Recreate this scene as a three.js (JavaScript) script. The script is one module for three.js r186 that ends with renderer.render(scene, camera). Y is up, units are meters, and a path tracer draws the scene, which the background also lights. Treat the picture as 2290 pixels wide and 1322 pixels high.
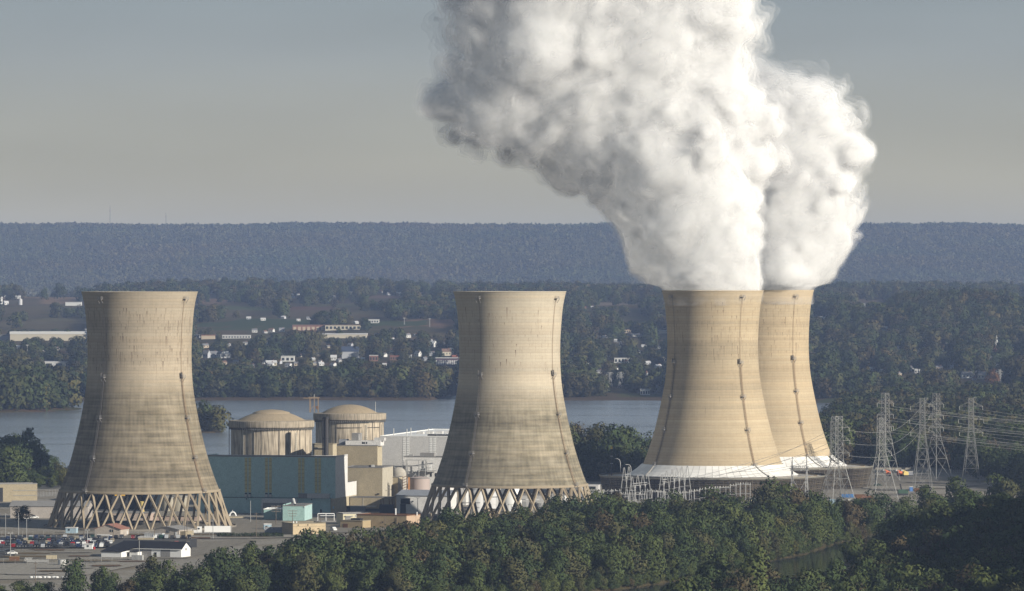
import * as THREE from 'three';
import { mergeGeometries } from 'three/addons/utils/BufferGeometryUtils.js';

// ---------------------------------------------------------------- camera, sky, sun, exposure
const scene = new THREE.Scene();
const EYE = 118, F = 11600, CX = 1145, HOR = 631;            // eye height in m; focal length, middle column and eye level of a 2290 x 1322 frame
const camera = new THREE.PerspectiveCamera(2 * Math.atan(661 / F) * 180 / Math.PI, 2290 / 1322, 20, 60000);
camera.position.set(0, EYE, 0);
camera.lookAt(0, EYE - 30 / F * 1000, -1000);
const renderer = new THREE.WebGLRenderer({ antialias: true });
renderer.toneMapping = THREE.LinearToneMapping;
renderer.toneMappingExposure = 1.48;
renderer.shadowMap.enabled = true;

const R = (d) => d * Math.PI / 180;
const SUN_AZ = R(55.5), SUN_EL = R(20);                        // from the camera's own direction towards +x, low in the sky
const sunDir = new THREE.Vector3(Math.cos(SUN_EL) * Math.sin(SUN_AZ), Math.sin(SUN_EL), Math.cos(SUN_EL) * Math.cos(SUN_AZ));
const sun = new THREE.DirectionalLight(new THREE.Color().setRGB(1.0, 0.93, 0.81), 5);
sun.position.set(0, 0, -2700).addScaledVector(sunDir, 3000);
sun.target.position.set(0, 0, -2700);
sun.castShadow = true;
Object.assign(sun.shadow.camera, { left: -900, right: 900, top: 700, bottom: -700, near: 10, far: 6000 });
sun.shadow.mapSize.set(4096, 4096);
scene.add(sun, sun.target);

// seeded random numbers and gradient noise
function rng(seed) { let a = seed | 0; return () => { a = (a + 0x6d2b79f5) | 0; let t = Math.imul(a ^ (a >>> 15), 1 | a); t = (t + Math.imul(t ^ (t >>> 7), 61 | t)) ^ t; return ((t ^ (t >>> 14)) >>> 0) / 4294967296; }; }
const PERM = new Uint8Array(512); { const r = rng(7), p = [...Array(256).keys()]; for (let i = 255; i > 0; i--) { const j = Math.floor(r() * (i + 1)); [p[i], p[j]] = [p[j], p[i]]; } for (let i = 0; i < 512; i++) PERM[i] = p[i & 255]; }
const fade = (t) => t * t * t * (t * (t * 6 - 15) + 10), lerp = (a, b, t) => a + (b - a) * t, clamp = (x, a = 0, b = 1) => Math.min(b, Math.max(a, x));
const smooth = (a, b, x) => { const t = clamp((x - a) / (b - a)); return t * t * (3 - 2 * t); };
function grad(h, x, y, z) { h &= 15; const u = h < 8 ? x : y, v = h < 4 ? y : h === 12 || h === 14 ? x : z; return ((h & 1) ? -u : u) + ((h & 2) ? -v : v); }
function noise(x, y = 0, z = 0) {
  const fx = Math.floor(x), fy = Math.floor(y), fz = Math.floor(z), X = fx & 255, Y = fy & 255, Z = fz & 255; x -= fx; y -= fy; z -= fz;
  const u = fade(x), v = fade(y), w = fade(z), A = PERM[X] + Y, B = PERM[X + 1] + Y, AA = PERM[A] + Z, AB = PERM[A + 1] + Z, BA = PERM[B] + Z, BB = PERM[B + 1] + Z;
  return lerp(lerp(lerp(grad(PERM[AA], x, y, z), grad(PERM[BA], x - 1, y, z), u), lerp(grad(PERM[AB], x, y - 1, z), grad(PERM[BB], x - 1, y - 1, z), u), v),
    lerp(lerp(grad(PERM[AA + 1], x, y, z - 1), grad(PERM[BA + 1], x - 1, y, z - 1), u), lerp(grad(PERM[AB + 1], x, y - 1, z - 1), grad(PERM[BB + 1], x - 1, y - 1, z - 1), u), v), w);
}
const fbm = (x, y, z = 0, o = 4) => { let s = 0, a = 0.5, f = 1; for (let i = 0; i < o; i++) { s += a * noise(x * f, y * f, z * f + i * 17.3); f *= 2; a *= 0.5; } return s; };

// the sky: an even autumn haze, warm grey low down and greyer blue above, with thin level streaks of cloud
{
  const W = 2048, H = 1024, data = new Float32Array(W * H * 4);
  const stops = [[0, 0.3483, 0.2916, 0.162], [1.2, 0.3038, 0.2794, 0.1944], [2.5, 0.2308, 0.2479, 0.2389], [3.5, 0.1863, 0.2203, 0.2325], [8, 0.162, 0.1985, 0.2187], [20, 0.1312, 0.1685, 0.2066], [50, 0.0948, 0.128, 0.1758], [90, 0.081, 0.1118, 0.1588]];
  for (let y = 0; y < H; y++) {
    const el = ((y + 0.5) / H - 0.5) * 180, e = Math.max(0, el);
    let k = 0; while (k < stops.length - 2 && stops[k + 1][0] < e) k++;
    const t = clamp((e - stops[k][0]) / (stops[k + 1][0] - stops[k][0]));
    for (let x = 0; x < W; x++) {
      const az = (x + 0.5) / W * 2 * Math.PI;
      const st = 1 + 0.2 * fbm(Math.cos(az) * 7 + 20, e * 1.6 + 3, Math.sin(az) * 7 + 9, 4) + 0.06 * fbm(Math.cos(az) * 26 + 20, e * 4 + 3, Math.sin(az) * 26 + 9, 3);
      const warm = 0.02 * fbm(Math.cos(az) * 9, e * 1.1 + 40, Math.sin(az) * 9, 3);
      const i = (y * W + x) * 4;
      for (let c = 0; c < 3; c++) data[i + c] = lerp(stops[k][1 + c], stops[k + 1][1 + c], t) * st * (1 + warm * (1 - c));
      data[i + 3] = 1;
    }
  }
  const sky = new THREE.DataTexture(data, W, H, THREE.RGBAFormat, THREE.FloatType);
  sky.mapping = THREE.EquirectangularReflectionMapping; sky.minFilter = sky.magFilter = THREE.LinearFilter; sky.colorSpace = THREE.LinearSRGBColorSpace; sky.needsUpdate = true;
  scene.background = sky; scene.environment = sky;
}
scene.fog = new THREE.FogExp2(new THREE.Color().setRGB(0.42, 0.57, 0.95), 3.5e-5);

// ---------------------------------------------------------------- helpers
const V = (x, y, z) => new THREE.Vector3(x, y, z);
const gx = (px, d) => (px - CX) * d / F;                     // metres across at distance d
const gy = (py, d) => EYE - (py - HOR) * d / F;              // height at distance d
const onGround = (py, h = 0) => (EYE - h) * F / (py - HOR);  // distance of a point of known height
const taken = new Map();
function numbered(n) { const k = taken.get(n) ?? 0; taken.set(n, k + 1); return k ? `${n}_${String(k).padStart(3, '0')}` : n; }
function tag(o, label, category, group) { o.userData.label = label; o.userData.category = category; if (group) o.userData.group = group; return o; }
function thing(name, label, category, [x, y, z] = [0, 0, 0], turn = 0, group) {
  const o = new THREE.Group(); o.name = numbered(name); o.position.set(x, y, z); o.rotation.y = turn; tag(o, label, category, group); scene.add(o); return o;
}
function put(name, geometry, material, parent) {
  const m = new THREE.Mesh(geometry, material); m.name = parent ? name : numbered(name); m.castShadow = m.receiveShadow = true; (parent ?? scene).add(m); return m;
}
function ground(name, geometry, material) { const m = put(name, geometry, material); m.userData.kind = 'structure'; return m; }
function copyOf(o, [x, y, z], turn = 0, label, group) {
  const c = o.clone(); c.userData = { ...o.userData }; c.name = numbered(o.name.replace(/_\d{3}$/, '')); c.position.set(x, y, z); c.rotation.y = turn;
  if (label) c.userData.label = label; if (group) c.userData.group = group; scene.add(c); return c;
}
const rgb = (r, g, b) => new THREE.Color().setRGB(r, g, b);
const BASE = 0.82, mats = new Map();
function mat(r, g, b, rough = 0.85, extra = {}) {
  const key = [r, g, b, rough, JSON.stringify(Object.keys(extra)), extra.map?.uuid, extra.metalness].join();
  if (!mats.has(key)) mats.set(key, new THREE.MeshPhysicalMaterial({ color: rgb(r * BASE, g * BASE, b * BASE), roughness: rough, metalness: 0, specularIntensity: rough > 0.8 ? 0.15 : 0.6, ...extra }));
  return mats.get(key);
}
// merges boxes, bars and rods into one geometry; uv in metres
class MB {
  constructor() { this.p = []; this.n = []; this.u = []; this.i = []; }
  quad(a, b, c, d, nrm) {
    const e1 = b.clone().sub(a), e2 = d.clone().sub(a), n = nrm ?? e1.clone().cross(e2).normalize(), k = this.p.length / 3, w = e1.length(), h = e2.length();
    for (const [q, u, v] of [[a, 0, 0], [b, w, 0], [c, w, h], [d, 0, h]]) { this.p.push(q.x, q.y, q.z); this.n.push(n.x, n.y, n.z); this.u.push(u, v); }
    this.i.push(k, k + 1, k + 2, k, k + 2, k + 3); return this;
  }
  tri(a, b, c) { const n = b.clone().sub(a).cross(c.clone().sub(a)).normalize(), k = this.p.length / 3, w = b.distanceTo(a); for (const [q, u, v] of [[a, 0, 0], [b, w, 0], [c, w / 2, c.distanceTo(a)]]) { this.p.push(q.x, q.y, q.z); this.n.push(n.x, n.y, n.z); this.u.push(u, v); } this.i.push(k, k + 1, k + 2); return this; }
  box(x0, x1, y0, y1, z0, z1, skip = '') {
    const q = (x, y, z) => V(x, y, z);
    if (!skip.includes('f')) this.quad(q(x0, y0, z1), q(x1, y0, z1), q(x1, y1, z1), q(x0, y1, z1));
    if (!skip.includes('b')) this.quad(q(x1, y0, z0), q(x0, y0, z0), q(x0, y1, z0), q(x1, y1, z0));
    if (!skip.includes('l')) this.quad(q(x0, y0, z0), q(x0, y0, z1), q(x0, y1, z1), q(x0, y1, z0));
    if (!skip.includes('r')) this.quad(q(x1, y0, z1), q(x1, y0, z0), q(x1, y1, z0), q(x1, y1, z1));
    if (!skip.includes('t')) this.quad(q(x0, y1, z1), q(x1, y1, z1), q(x1, y1, z0), q(x0, y1, z0));
    if (!skip.includes('d')) this.quad(q(x0, y0, z0), q(x1, y0, z0), q(x1, y0, z1), q(x0, y0, z1));
    return this;
  }
  bar(a, b, w, h = w) {                                     // a square bar from a to b
    const d = b.clone().sub(a); if (d.lengthSq() < 1e-9) return this; d.normalize();
    const s = Math.abs(d.y) > 0.95 ? V(1, 0, 0) : V(0, 1, 0), u = d.clone().cross(s).normalize().multiplyScalar(w / 2), v = u.clone().cross(d).normalize().multiplyScalar(h / 2);
    const c = (o, i, j) => o.clone().addScaledVector(u, i).addScaledVector(v, j), A = [c(a, -1, -1), c(a, 1, -1), c(a, 1, 1), c(a, -1, 1)], B = [c(b, -1, -1), c(b, 1, -1), c(b, 1, 1), c(b, -1, 1)];
    for (let k = 0; k < 4; k++) this.quad(A[k], B[k], B[(k + 1) % 4], A[(k + 1) % 4]);
    return this.quad(A[0], A[1], A[2], A[3]).quad(B[3], B[2], B[1], B[0]);
  }
  rod(a, b, r0, r1 = r0, seg = 8) {                         // a round, tapering rod
    const d = b.clone().sub(a).normalize(), s = Math.abs(d.y) > 0.95 ? V(1, 0, 0) : V(0, 1, 0), u = d.clone().cross(s).normalize(), v = u.clone().cross(d), L = a.distanceTo(b), k = this.p.length / 3;
    for (let i = 0; i <= seg; i++) { const t = i / seg * 2 * Math.PI, n = u.clone().multiplyScalar(Math.cos(t)).addScaledVector(v, Math.sin(t)); for (const [o, r, y] of [[a, r0, 0], [b, r1, L]]) { this.p.push(o.x + n.x * r, o.y + n.y * r, o.z + n.z * r); this.n.push(n.x, n.y, n.z); this.u.push(t * Math.max(r0, r1), y); } }
    for (let i = 0; i < seg; i++) { const q = k + i * 2; this.i.push(q, q + 1, q + 3, q, q + 3, q + 2); }
    return this;
  }
  geo() {
    const g = new THREE.BufferGeometry();
    g.setAttribute('position', new THREE.Float32BufferAttribute(this.p, 3)); g.setAttribute('normal', new THREE.Float32BufferAttribute(this.n, 3)); g.setAttribute('uv', new THREE.Float32BufferAttribute(this.u, 2)); g.setIndex(this.i); return g;
  }
  build(name, material, parent) { return put(name, this.geo(), material, parent); }
}
const mb = () => new MB();
// a grain texture in bytes from a function (u, v in 0..1 -> [r, g, b] in sRGB 0..1)
function texture(W, H, fn, srgb = true) {
  const data = new Uint8Array(W * H * 4);
  for (let y = 0; y < H; y++) for (let x = 0; x < W; x++) { const c = fn((x + 0.5) / W, (y + 0.5) / H, x, y), i = (y * W + x) * 4; data[i] = clamp(c[0]) * 255; data[i + 1] = clamp(c[1]) * 255; data[i + 2] = clamp(c[2]) * 255; data[i + 3] = 255; }
  const t = new THREE.DataTexture(data, W, H); t.wrapS = t.wrapT = THREE.RepeatWrapping; t.magFilter = t.minFilter = THREE.LinearFilter; if (srgb) t.colorSpace = THREE.SRGBColorSpace; t.needsUpdate = true; return t;
}
// noise that repeats: period p cells
function tnoise(u, v, p, q, s = 0) { return pnoise(u * p, v * q, p, q, s); }
function pnoise(x, y, p, q, s) {                             // 2-D gradient noise whose lattice wraps after p and q cells
  const fx = Math.floor(x), fy = Math.floor(y), o = (s * 37) & 255, h = (i, j) => PERM[PERM[PERM[((i % p) + p) % p & 255] + (((j % q) + q) % q & 255)] + o] & 15; x -= fx; y -= fy;
  const u = fade(x), v = fade(y);
  return lerp(lerp(grad(h(fx, fy), x, y, 0), grad(h(fx + 1, fy), x - 1, y, 0), u), lerp(grad(h(fx, fy + 1), x, y - 1, 0), grad(h(fx + 1, fy + 1), x - 1, y - 1, 0), u), v);
}
function scaled(t, sx, sy = sx) { const c = t.clone(); c.repeat.set(sx, sy); c.needsUpdate = true; return c; }
// ---------------------------------------------------------------- terrain, water
function table(rows, x) { let k = 0; while (k < rows.length - 2 && rows[k + 1][0] < x) k++; const [a, b] = [rows[k], rows[k + 1]]; const t = clamp((x - a[0]) / (b[0] - a[0])); return lerp(a[1], b[1], t * t * (3 - 2 * t) * 0.4 + t * 0.6); }
const WATER = -1.6;
const RISE = [[5100, -6], [5230, -2.2], [5262, 0.6], [5600, 8], [6200, 24], [7000, 50], [7800, 68], [8800, 88], [9400, 95], [10000, 84], [11000, 62], [12300, 70], [13400, 105], [14300, 185], [15000, 252], [15500, 279], [16100, 272], [18000, 230], [21000, 200]];
function farHeight(x, d) {                                                  // the land beyond the river
  let e = d;
  e -= 26 * noise(x / 190 + 5, 0.5) + 9 * noise(x / 60, 3.5);                // an uneven shore
  const inlet = Math.exp(-Math.pow((x + 60) / 13, 2)); e -= inlet * 320 * smooth(5900, 5300, d);
  e -= 330 * smooth(250, 420, x) * smooth(6200, 5200, d) * -1;               // the bank comes nearer past the steaming towers
  let h = table(RISE, e);
  const roll = smooth(5300, 6600, d) * (1 - smooth(12500, 13800, d));
  h += roll * (11 * noise(x / 420 + 2, d / 700) + 6 * noise(x / 170, d / 260 + 9));
  h += smooth(13200, 14500, d) * (9 * noise(x / 700 + 1, d / 1100) + 5 * noise(x / 240 + 4, d / 500 + 2));
  const hx = (x - 640) / 215, hd = (d - 7150) / 620; h += 37 * Math.exp(-(hx * hx + hd * hd));  // wooded knoll
  h += 14 * smooth(13000, 14200, d) * (1 - smooth(15000, 15500, d)) * noise(x / 310 + 0.3 * noise(x / 900, d / 900), d / 2600 + 7);
  h -= 16 * smooth(7000, 7700, d) * (1 - smooth(8600, 9300, d)) * smooth(380, 700, x);
  return h;
}
const SHORE = [[-500, 1870], [-30, 1900], [0, 1945], [20, 1975], [36, 2008], [83, 2110], [117, 2241], [153, 2388], [190, 2527], [260, 2590], [420, 2640], [700, 2660]];
const BACK = [[-500, 1908], [-190, 1918], [-136, 1932], [-112, 1955], [-96, 2025], [-88, 2061], [-58, 2155], [-29, 2302], [22, 2440], [59, 2474], [141, 2486], [165, 2500], [215, 2580], [300, 2700], [640, 2760]];                                     // where the riverside wood ends
const nearShore = (x) => table(SHORE, x) + 5 * noise(x / 22, 8.5);
const farShore = (x) => 3215 + 14 * noise(x / 80, 2.5) + 150 * smooth(150, 205, x);
function islandHeight(x, d) {
  const a = d - nearShore(x), b = farShore(x) - d, e = Math.min(a, b);
  return lerp(-4, 0.02, smooth(-5, 3.5, e)) + 0.25 * noise(x / 40, d / 40) * smooth(4, 20, e) * smooth(2480, 2000, d);
}
const BANK = [[-500, 1450], [20, 1560], [50, 1700], [64, 1806], [80, 1838], [112, 1846], [121, 1872], [132, 1985], [150, 2085], [180, 2205], [240, 2340], [420, 2420], [900, 2450]];
function nearHeight(x, d) {                                                 // the bank on the camera's side: a wooded slope, and an unseen hill added outside the frame to shade it
  const a = table(BANK, x) - d, up = smooth(-6, 16, a);
  let h = lerp(-5, 0.8, up);
  h += up * (0.12 * Math.max(0, x - 112) * (1 - smooth(200, 330, x)) + 1.2 * noise(x / 60, d / 90) + 3 * smooth(150, 240, x) * (1 - smooth(240, 330, x)) * smooth(1750, 2000, d));
  h += up * table([[1200, 60], [1330, 150], [1850, 152], [2010, 126], [2090, 96], [2185, 0], [2600, 0]], d) * Math.exp(-Math.pow((x - 445) / 92, 2));
  return h;
}
function sheetOver(x0, x1, nx, d0, d1, nd, height, keep, tint) {
  const pos = [], col = [], uv = [], idx = [], id = new Int32Array((nx + 1) * (nd + 1));
  for (let j = 0; j <= nd; j++) for (let i = 0; i <= nx; i++) {
    const d = d0 + (d1 - d0) * j / nd, w = typeof x0 === 'function' ? [x0(d), x1(d)] : [x0, x1], x = lerp(w[0], w[1], i / nx), h = height(x, d);
    id[j * (nx + 1) + i] = pos.length / 3; pos.push(x, h, -d); uv.push(x / 30, d / 30); const c = tint(x, d, h); col.push(c[0], c[1], c[2]);
  }
  for (let j = 0; j < nd; j++) for (let i = 0; i < nx; i++) { const a = j * (nx + 1) + i, b = a + 1, c = a + nx + 1, e = c + 1; if (keep && !keep(pos, [a, b, c, e])) continue; idx.push(a, b, e, a, e, c); }
  const g = new THREE.BufferGeometry(); g.setAttribute('position', new THREE.Float32BufferAttribute(pos, 3)); g.setAttribute('color', new THREE.Float32BufferAttribute(col, 3)); g.setAttribute('uv', new THREE.Float32BufferAttribute(uv, 2)); g.setIndex(idx); g.computeVertexNormals(); return g;
}
const grainMap = texture(512, 512, (u, v) => { const s = 0.8 + 0.16 * tnoise(u, v, 128, 128, 2) + 0.16 * tnoise(u, v, 32, 32, 4) + 0.1 * tnoise(u, v, 8, 8, 6); return [s, s, s]; });
const soil = new THREE.MeshPhysicalMaterial({ color: rgb(BASE, BASE, BASE), vertexColors: true, roughness: 1, specularIntensity: 0.05, map: grainMap });
const dry = [0.155, 0.125, 0.075], grassC = [0.085, 0.092, 0.04], bare = [0.23, 0.205, 0.165], earth = [0.17, 0.105, 0.062];
const blend = (a, b, t) => a.map((v, i) => lerp(v, b[i], clamp(t)));
// fields between the woods: [px, py, half width px, half height px, colour]
const FIELDS = [[110, 667, 130, 7, [0.30, 0.20, 0.12]], [60, 690, 60, 5, [0.16, 0.13, 0.07]], [140, 716, 60, 4, [0.16, 0.14, 0.07]], [90, 727, 120, 7, [0.17, 0.14, 0.08]], [490, 674, 70, 5, [0.26, 0.17, 0.11]], [610, 722, 90, 9, [0.075, 0.10, 0.04]], [690, 690, 55, 4, [0.17, 0.10, 0.07]], [560, 735, 90, 4, [0.09, 0.11, 0.045]], [890, 724, 70, 5, [0.08, 0.105, 0.04]], [965, 722, 62, 9, [0.27, 0.165, 0.105]], [480, 726, 50, 5, [0.085, 0.11, 0.045]], [860, 664, 40, 3, [0.2, 0.13, 0.09]], [1380, 680, 60, 2, [0.26, 0.2, 0.14]], [1950, 672, 40, 2, [0.2, 0.15, 0.1]], [560, 690, 60, 4, [0.10, 0.12, 0.05]], [760, 684, 50, 4, [0.12, 0.12, 0.055]], [820, 700, 45, 4, [0.15, 0.13, 0.07]], [1420, 712, 40, 3, [0.12, 0.11, 0.05]], [1880, 905, 60, 5, [0.1, 0.115, 0.05]], [1440, 884, 60, 4, [0.12, 0.125, 0.055]]];
const pxOf = (x, d) => CX + x * F / d, pyOf = (h, d) => HOR + (EYE - h) * F / d;
function landAt(px, py) { for (let d = 5150; d < 13000; d += 4) { const x = gx(px, d); if (farHeight(x, d) > gy(py, d)) return [x, farHeight(x, d), d]; } return [gx(px, 9000), farHeight(gx(px, 9000), 9000), 9000]; }
const fieldSpots = FIELDS.map(([px, py, w, h, c]) => { const a = landAt(px, py + h), b = landAt(px, py - h), m = landAt(px, py); return { x: m[0], d: (a[2] + b[2]) / 2, rx: w * m[2] / F, rd: Math.max(25, Math.abs(b[2] - a[2]) / 2), c }; });
const fieldAt = (x, d) => { for (const s of fieldSpots) { const u = (x - s.x) / s.rx, v = (d - s.d) / s.rd; if (Math.abs(u) < 1 && Math.abs(v + 0.12 * Math.sin(u * 5)) < 1) return s; } return null; };
ground('river', new THREE.PlaneGeometry(9000, 7000, 1, 1).rotateX(-Math.PI / 2).translate(0, WATER, -4500), new THREE.MeshPhysicalMaterial({
  color: rgb(0.14, 0.155, 0.178), roughness: 0.2, ior: 1.33,
  bumpMap: (() => { const t = texture(1024, 1024, (u, v) => { const a = 0.5 + 0.3 * tnoise(u, v, 12, 30, 1) + 0.2 * tnoise(u, v, 40, 90, 2) + 0.14 * tnoise(u, v, 120, 240, 3); return [a, a, a]; }, false); t.repeat.set(9000 / 260, 7000 / 260); return t; })(), bumpScale: 0.9,
  roughnessMap: (() => { const t = texture(512, 512, (u, v) => { const a = 0.75 + 0.5 * tnoise(u, v, 5, 12, 7) + 0.3 * tnoise(u, v, 14, 40, 8); return [a, a, a]; }, false); t.repeat.set(9000 / 1500, 7000 / 1500); return t; })(),
}));
ground('channel', new THREE.PlaneGeometry(1100, 800).rotateX(-Math.PI / 2).translate(100, WATER + 0.06, -2160), new THREE.MeshPhysicalMaterial({ color: rgb(0.035, 0.04, 0.036), roughness: 0.06, ior: 1.33, bumpMap: (() => { const t = texture(512, 512, (u, v) => { const q = 0.5 + 0.4 * tnoise(u, v, 20, 40, 5) + 0.3 * tnoise(u, v, 60, 120, 6); return [q, q, q]; }, false); t.repeat.set(8, 6); return t; })(), bumpScale: 0.03 }));
const wide = (k) => [(d) => -1.16 * k * d * 1145 / F, (d) => 1.16 * k * d * 1145 / F];
ground('far_bank_terrain', sheetOver(wide(1)[0], wide(1)[1], 150, 5080, 10600, 230, farHeight, (p, q) => q.some((i) => p[i * 3 + 1] > WATER - 1), (x, d, h) => { const f = fieldAt(x, d); return f ? f.c : h < 1.2 ? blend(earth, [0.1, 0.09, 0.06], 0.5) : blend(blend(grassC, dry, 0.5 + noise(x / 90, d / 120)), earth, 0.25 + 0.5 * noise(x / 50, d / 70)); }), soil);
ground('mountain_ridge', sheetOver(wide(1.05)[0], wide(1.05)[1], 130, 10500, 19000, 150, farHeight, null, (x, d) => blend(grassC, dry, 0.4 + 0.4 * noise(x / 200, d / 200))), soil);
ground('island_ground', sheetOver(-480, 640, 224, 1850, 3400, 310, islandHeight, (p, q) => q.some((i) => p[i * 3 + 1] > -3.9), (x, d, h) => {
  if (h < -0.5) return blend(earth, grassC, 0.55 + 0.6 * noise(x / 9, d / 9));
  const yard = smooth(-2, 14, d - table(BACK, x) + 6 * noise(x / 14, d / 14)) * (1 - smooth(3040, 3080, d - 220 * smooth(150, 200, x)));
  const g = blend(blend(grassC, dry, 0.7 + noise(x / 25, d / 25)), earth, 0.3 * noise(x / 14, d / 18));
  return blend(g, blend([0.46, 0.425, 0.365], [0.29, 0.235, 0.15], 0.1 + 0.9 * noise(x / 36 + 3, d / 30)), yard);
}), soil);
const wildHeight = (x, d) => {                                               // wooded islands in the river: a long one past the pylons, a point and an islet
  const a = Math.min(x - (table([[3300, 185], [3700, 205], [4300, 262], [4950, 330]], d) + 12 * noise(d / 120, 2)), d - 3405, 4960 - d), b = 1 - Math.hypot((x + 560) / 160, (d - 4880) / 170), c = 1 - Math.hypot((x + 241) / 13, (d - 4140) / 26), q = Math.max(a / 30, b * 2.2, c);
  return lerp(-4, 0.4, smooth(-0.25, 0.35, q)) + 13 * smooth(0.2, 1.6, b * 2.2) + 2.5 * smooth(1, 5, a / 30);
};
ground('wooded_island_ground', sheetOver(-760, 900, 200, 3280, 5080, 180, wildHeight, (p, q) => q.some((i) => p[i * 3 + 1] > -3.9), (x, d) => blend(grassC, earth, 0.45 + noise(x / 30, d / 30))), soil);
ground('near_bank_terrain', sheetOver(-420, 900, 220, 1050, 2600, 180, nearHeight, (p, q) => q.some((i) => p[i * 3 + 1] > -4.5), (x, d) => blend(grassC, earth, 0.4 + noise(x / 30, d / 30))), soil);

// ---------------------------------------------------------------- trees
function crownGeometry(seed, o) {                                            // leaf sprays gathered in uneven lobes
  const r = rng(seed), lobes = [], P = [], N = [], C = [], I = [];
  for (let i = 0; i < o.lobes; i++) {
    const a = r() * 6.283, t = (i + 0.5) / o.lobes, y = lerp(o.low, 1, t) , prof = o.cone ? 1.02 - t * 0.95 : Math.sqrt(Math.max(0.05, 1 - Math.pow((t - 0.42) / 0.62, 2))), q = o.R * prof * (0.35 + 0.5 * r());
    lobes.push([Math.cos(a) * q, o.H * (y - 0.1), Math.sin(a) * q, o.R * (o.cone ? 0.3 : 0.34 + 0.24 * r()) * (0.6 + 0.4 * prof), 0.85 + r() * 0.3]);
  }
  lobes.push([0, o.H * 0.55, 0, o.R * 0.55, 0.8]);
  const total = lobes.reduce((s, l) => s + l[3] * l[3], 0);
  for (const l of lobes) {
    const n = Math.max(3, Math.round(o.leaves * l[3] * l[3] / total));
    for (let k = 0; k < n; k++) {
      const z = r() * 2 - 1, a = r() * 6.283, s = Math.sqrt(1 - z * z), dir = V(s * Math.cos(a), z * 0.85 + 0.1, s * Math.sin(a)), rad = l[3] * (0.72 + 0.38 * r()) * (1 + 0.25 * noise(dir.x * 2.2 + seed, dir.y * 2.2, dir.z * 2.2 + l[0]));
      if (dir.y < -0.55 && r() < 0.6) continue;
      const c = V(l[0] + dir.x * rad, l[1] + dir.y * rad * 0.9, l[2] + dir.z * rad), nn = dir.clone().add(V(r() - 0.5, r() - 0.3, r() - 0.5).multiplyScalar(1.3)).normalize(), u = nn.clone().cross(V(r() - 0.5, r() - 0.5, r() - 0.5)).normalize(), v = nn.clone().cross(u), sz = o.size * (0.6 + 0.7 * r()), b = P.length / 3;
      const leafNormal = dir.clone().multiplyScalar(0.6).addScaledVector(c.clone().sub(V(0, o.H * 0.42, 0)).normalize(), 0.65).addScaledVector(nn, o.rough ?? 0.35).normalize(), tone = l[4] * (0.88 + 0.24 * r()), warm = 0.92 + 0.16 * r();
      const pts = o.quad ? [[-1, 0], [0, -0.55], [1, 0], [0, 0.55]] : [[-0.8, -0.5], [0.8, -0.5], [0, 0.9]];
      for (const [i, j] of pts) { P.push(c.x + (u.x * i + v.x * j) * sz, c.y + (u.y * i + v.y * j) * sz, c.z + (u.z * i + v.z * j) * sz); N.push(leafNormal.x, leafNormal.y, leafNormal.z); C.push(tone * warm, tone, tone * (2 - warm) * 0.95); }
      if (o.quad) I.push(b, b + 1, b + 2, b, b + 2, b + 3); else I.push(b, b + 1, b + 2);
    }
  }
  const g = new THREE.BufferGeometry(); g.setAttribute('position', new THREE.Float32BufferAttribute(P, 3)); g.setAttribute('normal', new THREE.Float32BufferAttribute(N, 3)); g.setAttribute('color', new THREE.Float32BufferAttribute(C, 3)); g.setIndex(I); return g;
}
function trunkGeometry(seed, H, R0) {
  const r = rng(seed), b = mb(), top = V((r() - 0.5) * 1.2, H * 0.62, (r() - 0.5) * 1.2), fork = V(0, H * 0.28, 0);
  b.rod(V(0, -0.6, 0), fork, R0, R0 * 0.75, 7).rod(fork, top, R0 * 0.72, R0 * 0.25, 6);
  for (let k = 0; k < 6; k++) { const a = k * 1.05 + r(), t = 0.2 + 0.6 * r(), s = fork.clone().lerp(top, t), L = H * (0.2 + 0.14 * r()); b.rod(s, s.clone().add(V(Math.cos(a) * L * 0.8, L * 0.65, Math.sin(a) * L * 0.8)), R0 * 0.38, R0 * 0.1, 5); }
  return b.geo();
}
const leafMat = (r, g, b) => new THREE.MeshPhysicalMaterial({ color: rgb(r * BASE, g * BASE, b * BASE), vertexColors: true, roughness: 1, specularIntensity: 0.08, side: THREE.DoubleSide });
const LEAF = [[0.068, 0.086, 0.033], [0.052, 0.072, 0.030], [0.084, 0.100, 0.036], [0.078, 0.078, 0.038], [0.045, 0.063, 0.029], [0.104, 0.100, 0.037], [0.080, 0.064, 0.037]], FARLEAF = [[0.050, 0.063, 0.026], [0.040, 0.053, 0.024], [0.060, 0.070, 0.028], [0.057, 0.056, 0.029], [0.035, 0.047, 0.023], [0.074, 0.070, 0.028]];
const leafMats = LEAF.map((c) => leafMat(...c)), barkMat = mat(0.10, 0.085, 0.068, 1);
const nearCrowns = [], nearTrunks = [];
for (let k = 0; k < 7; k++) { nearCrowns.push(crownGeometry(100 + k, { H: 14.5 + (k % 3) * 1.2, R: 5.2 + (k % 4) * 0.45, low: 0.22, lobes: 17 + k, leaves: 1900, size: 0.52, quad: true, rough: 0.2 })); nearTrunks.push(trunkGeometry(200 + k, 14, 0.3)); }
const midCrowns = []; for (let k = 0; k < 5; k++) midCrowns.push(crownGeometry(300 + k, { H: 17.5, R: 8.2 + (k % 3) * 0.8, low: 0.16, lobes: 10 + k, leaves: 520, size: 1.3, quad: false, rough: 0.15 }));
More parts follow.
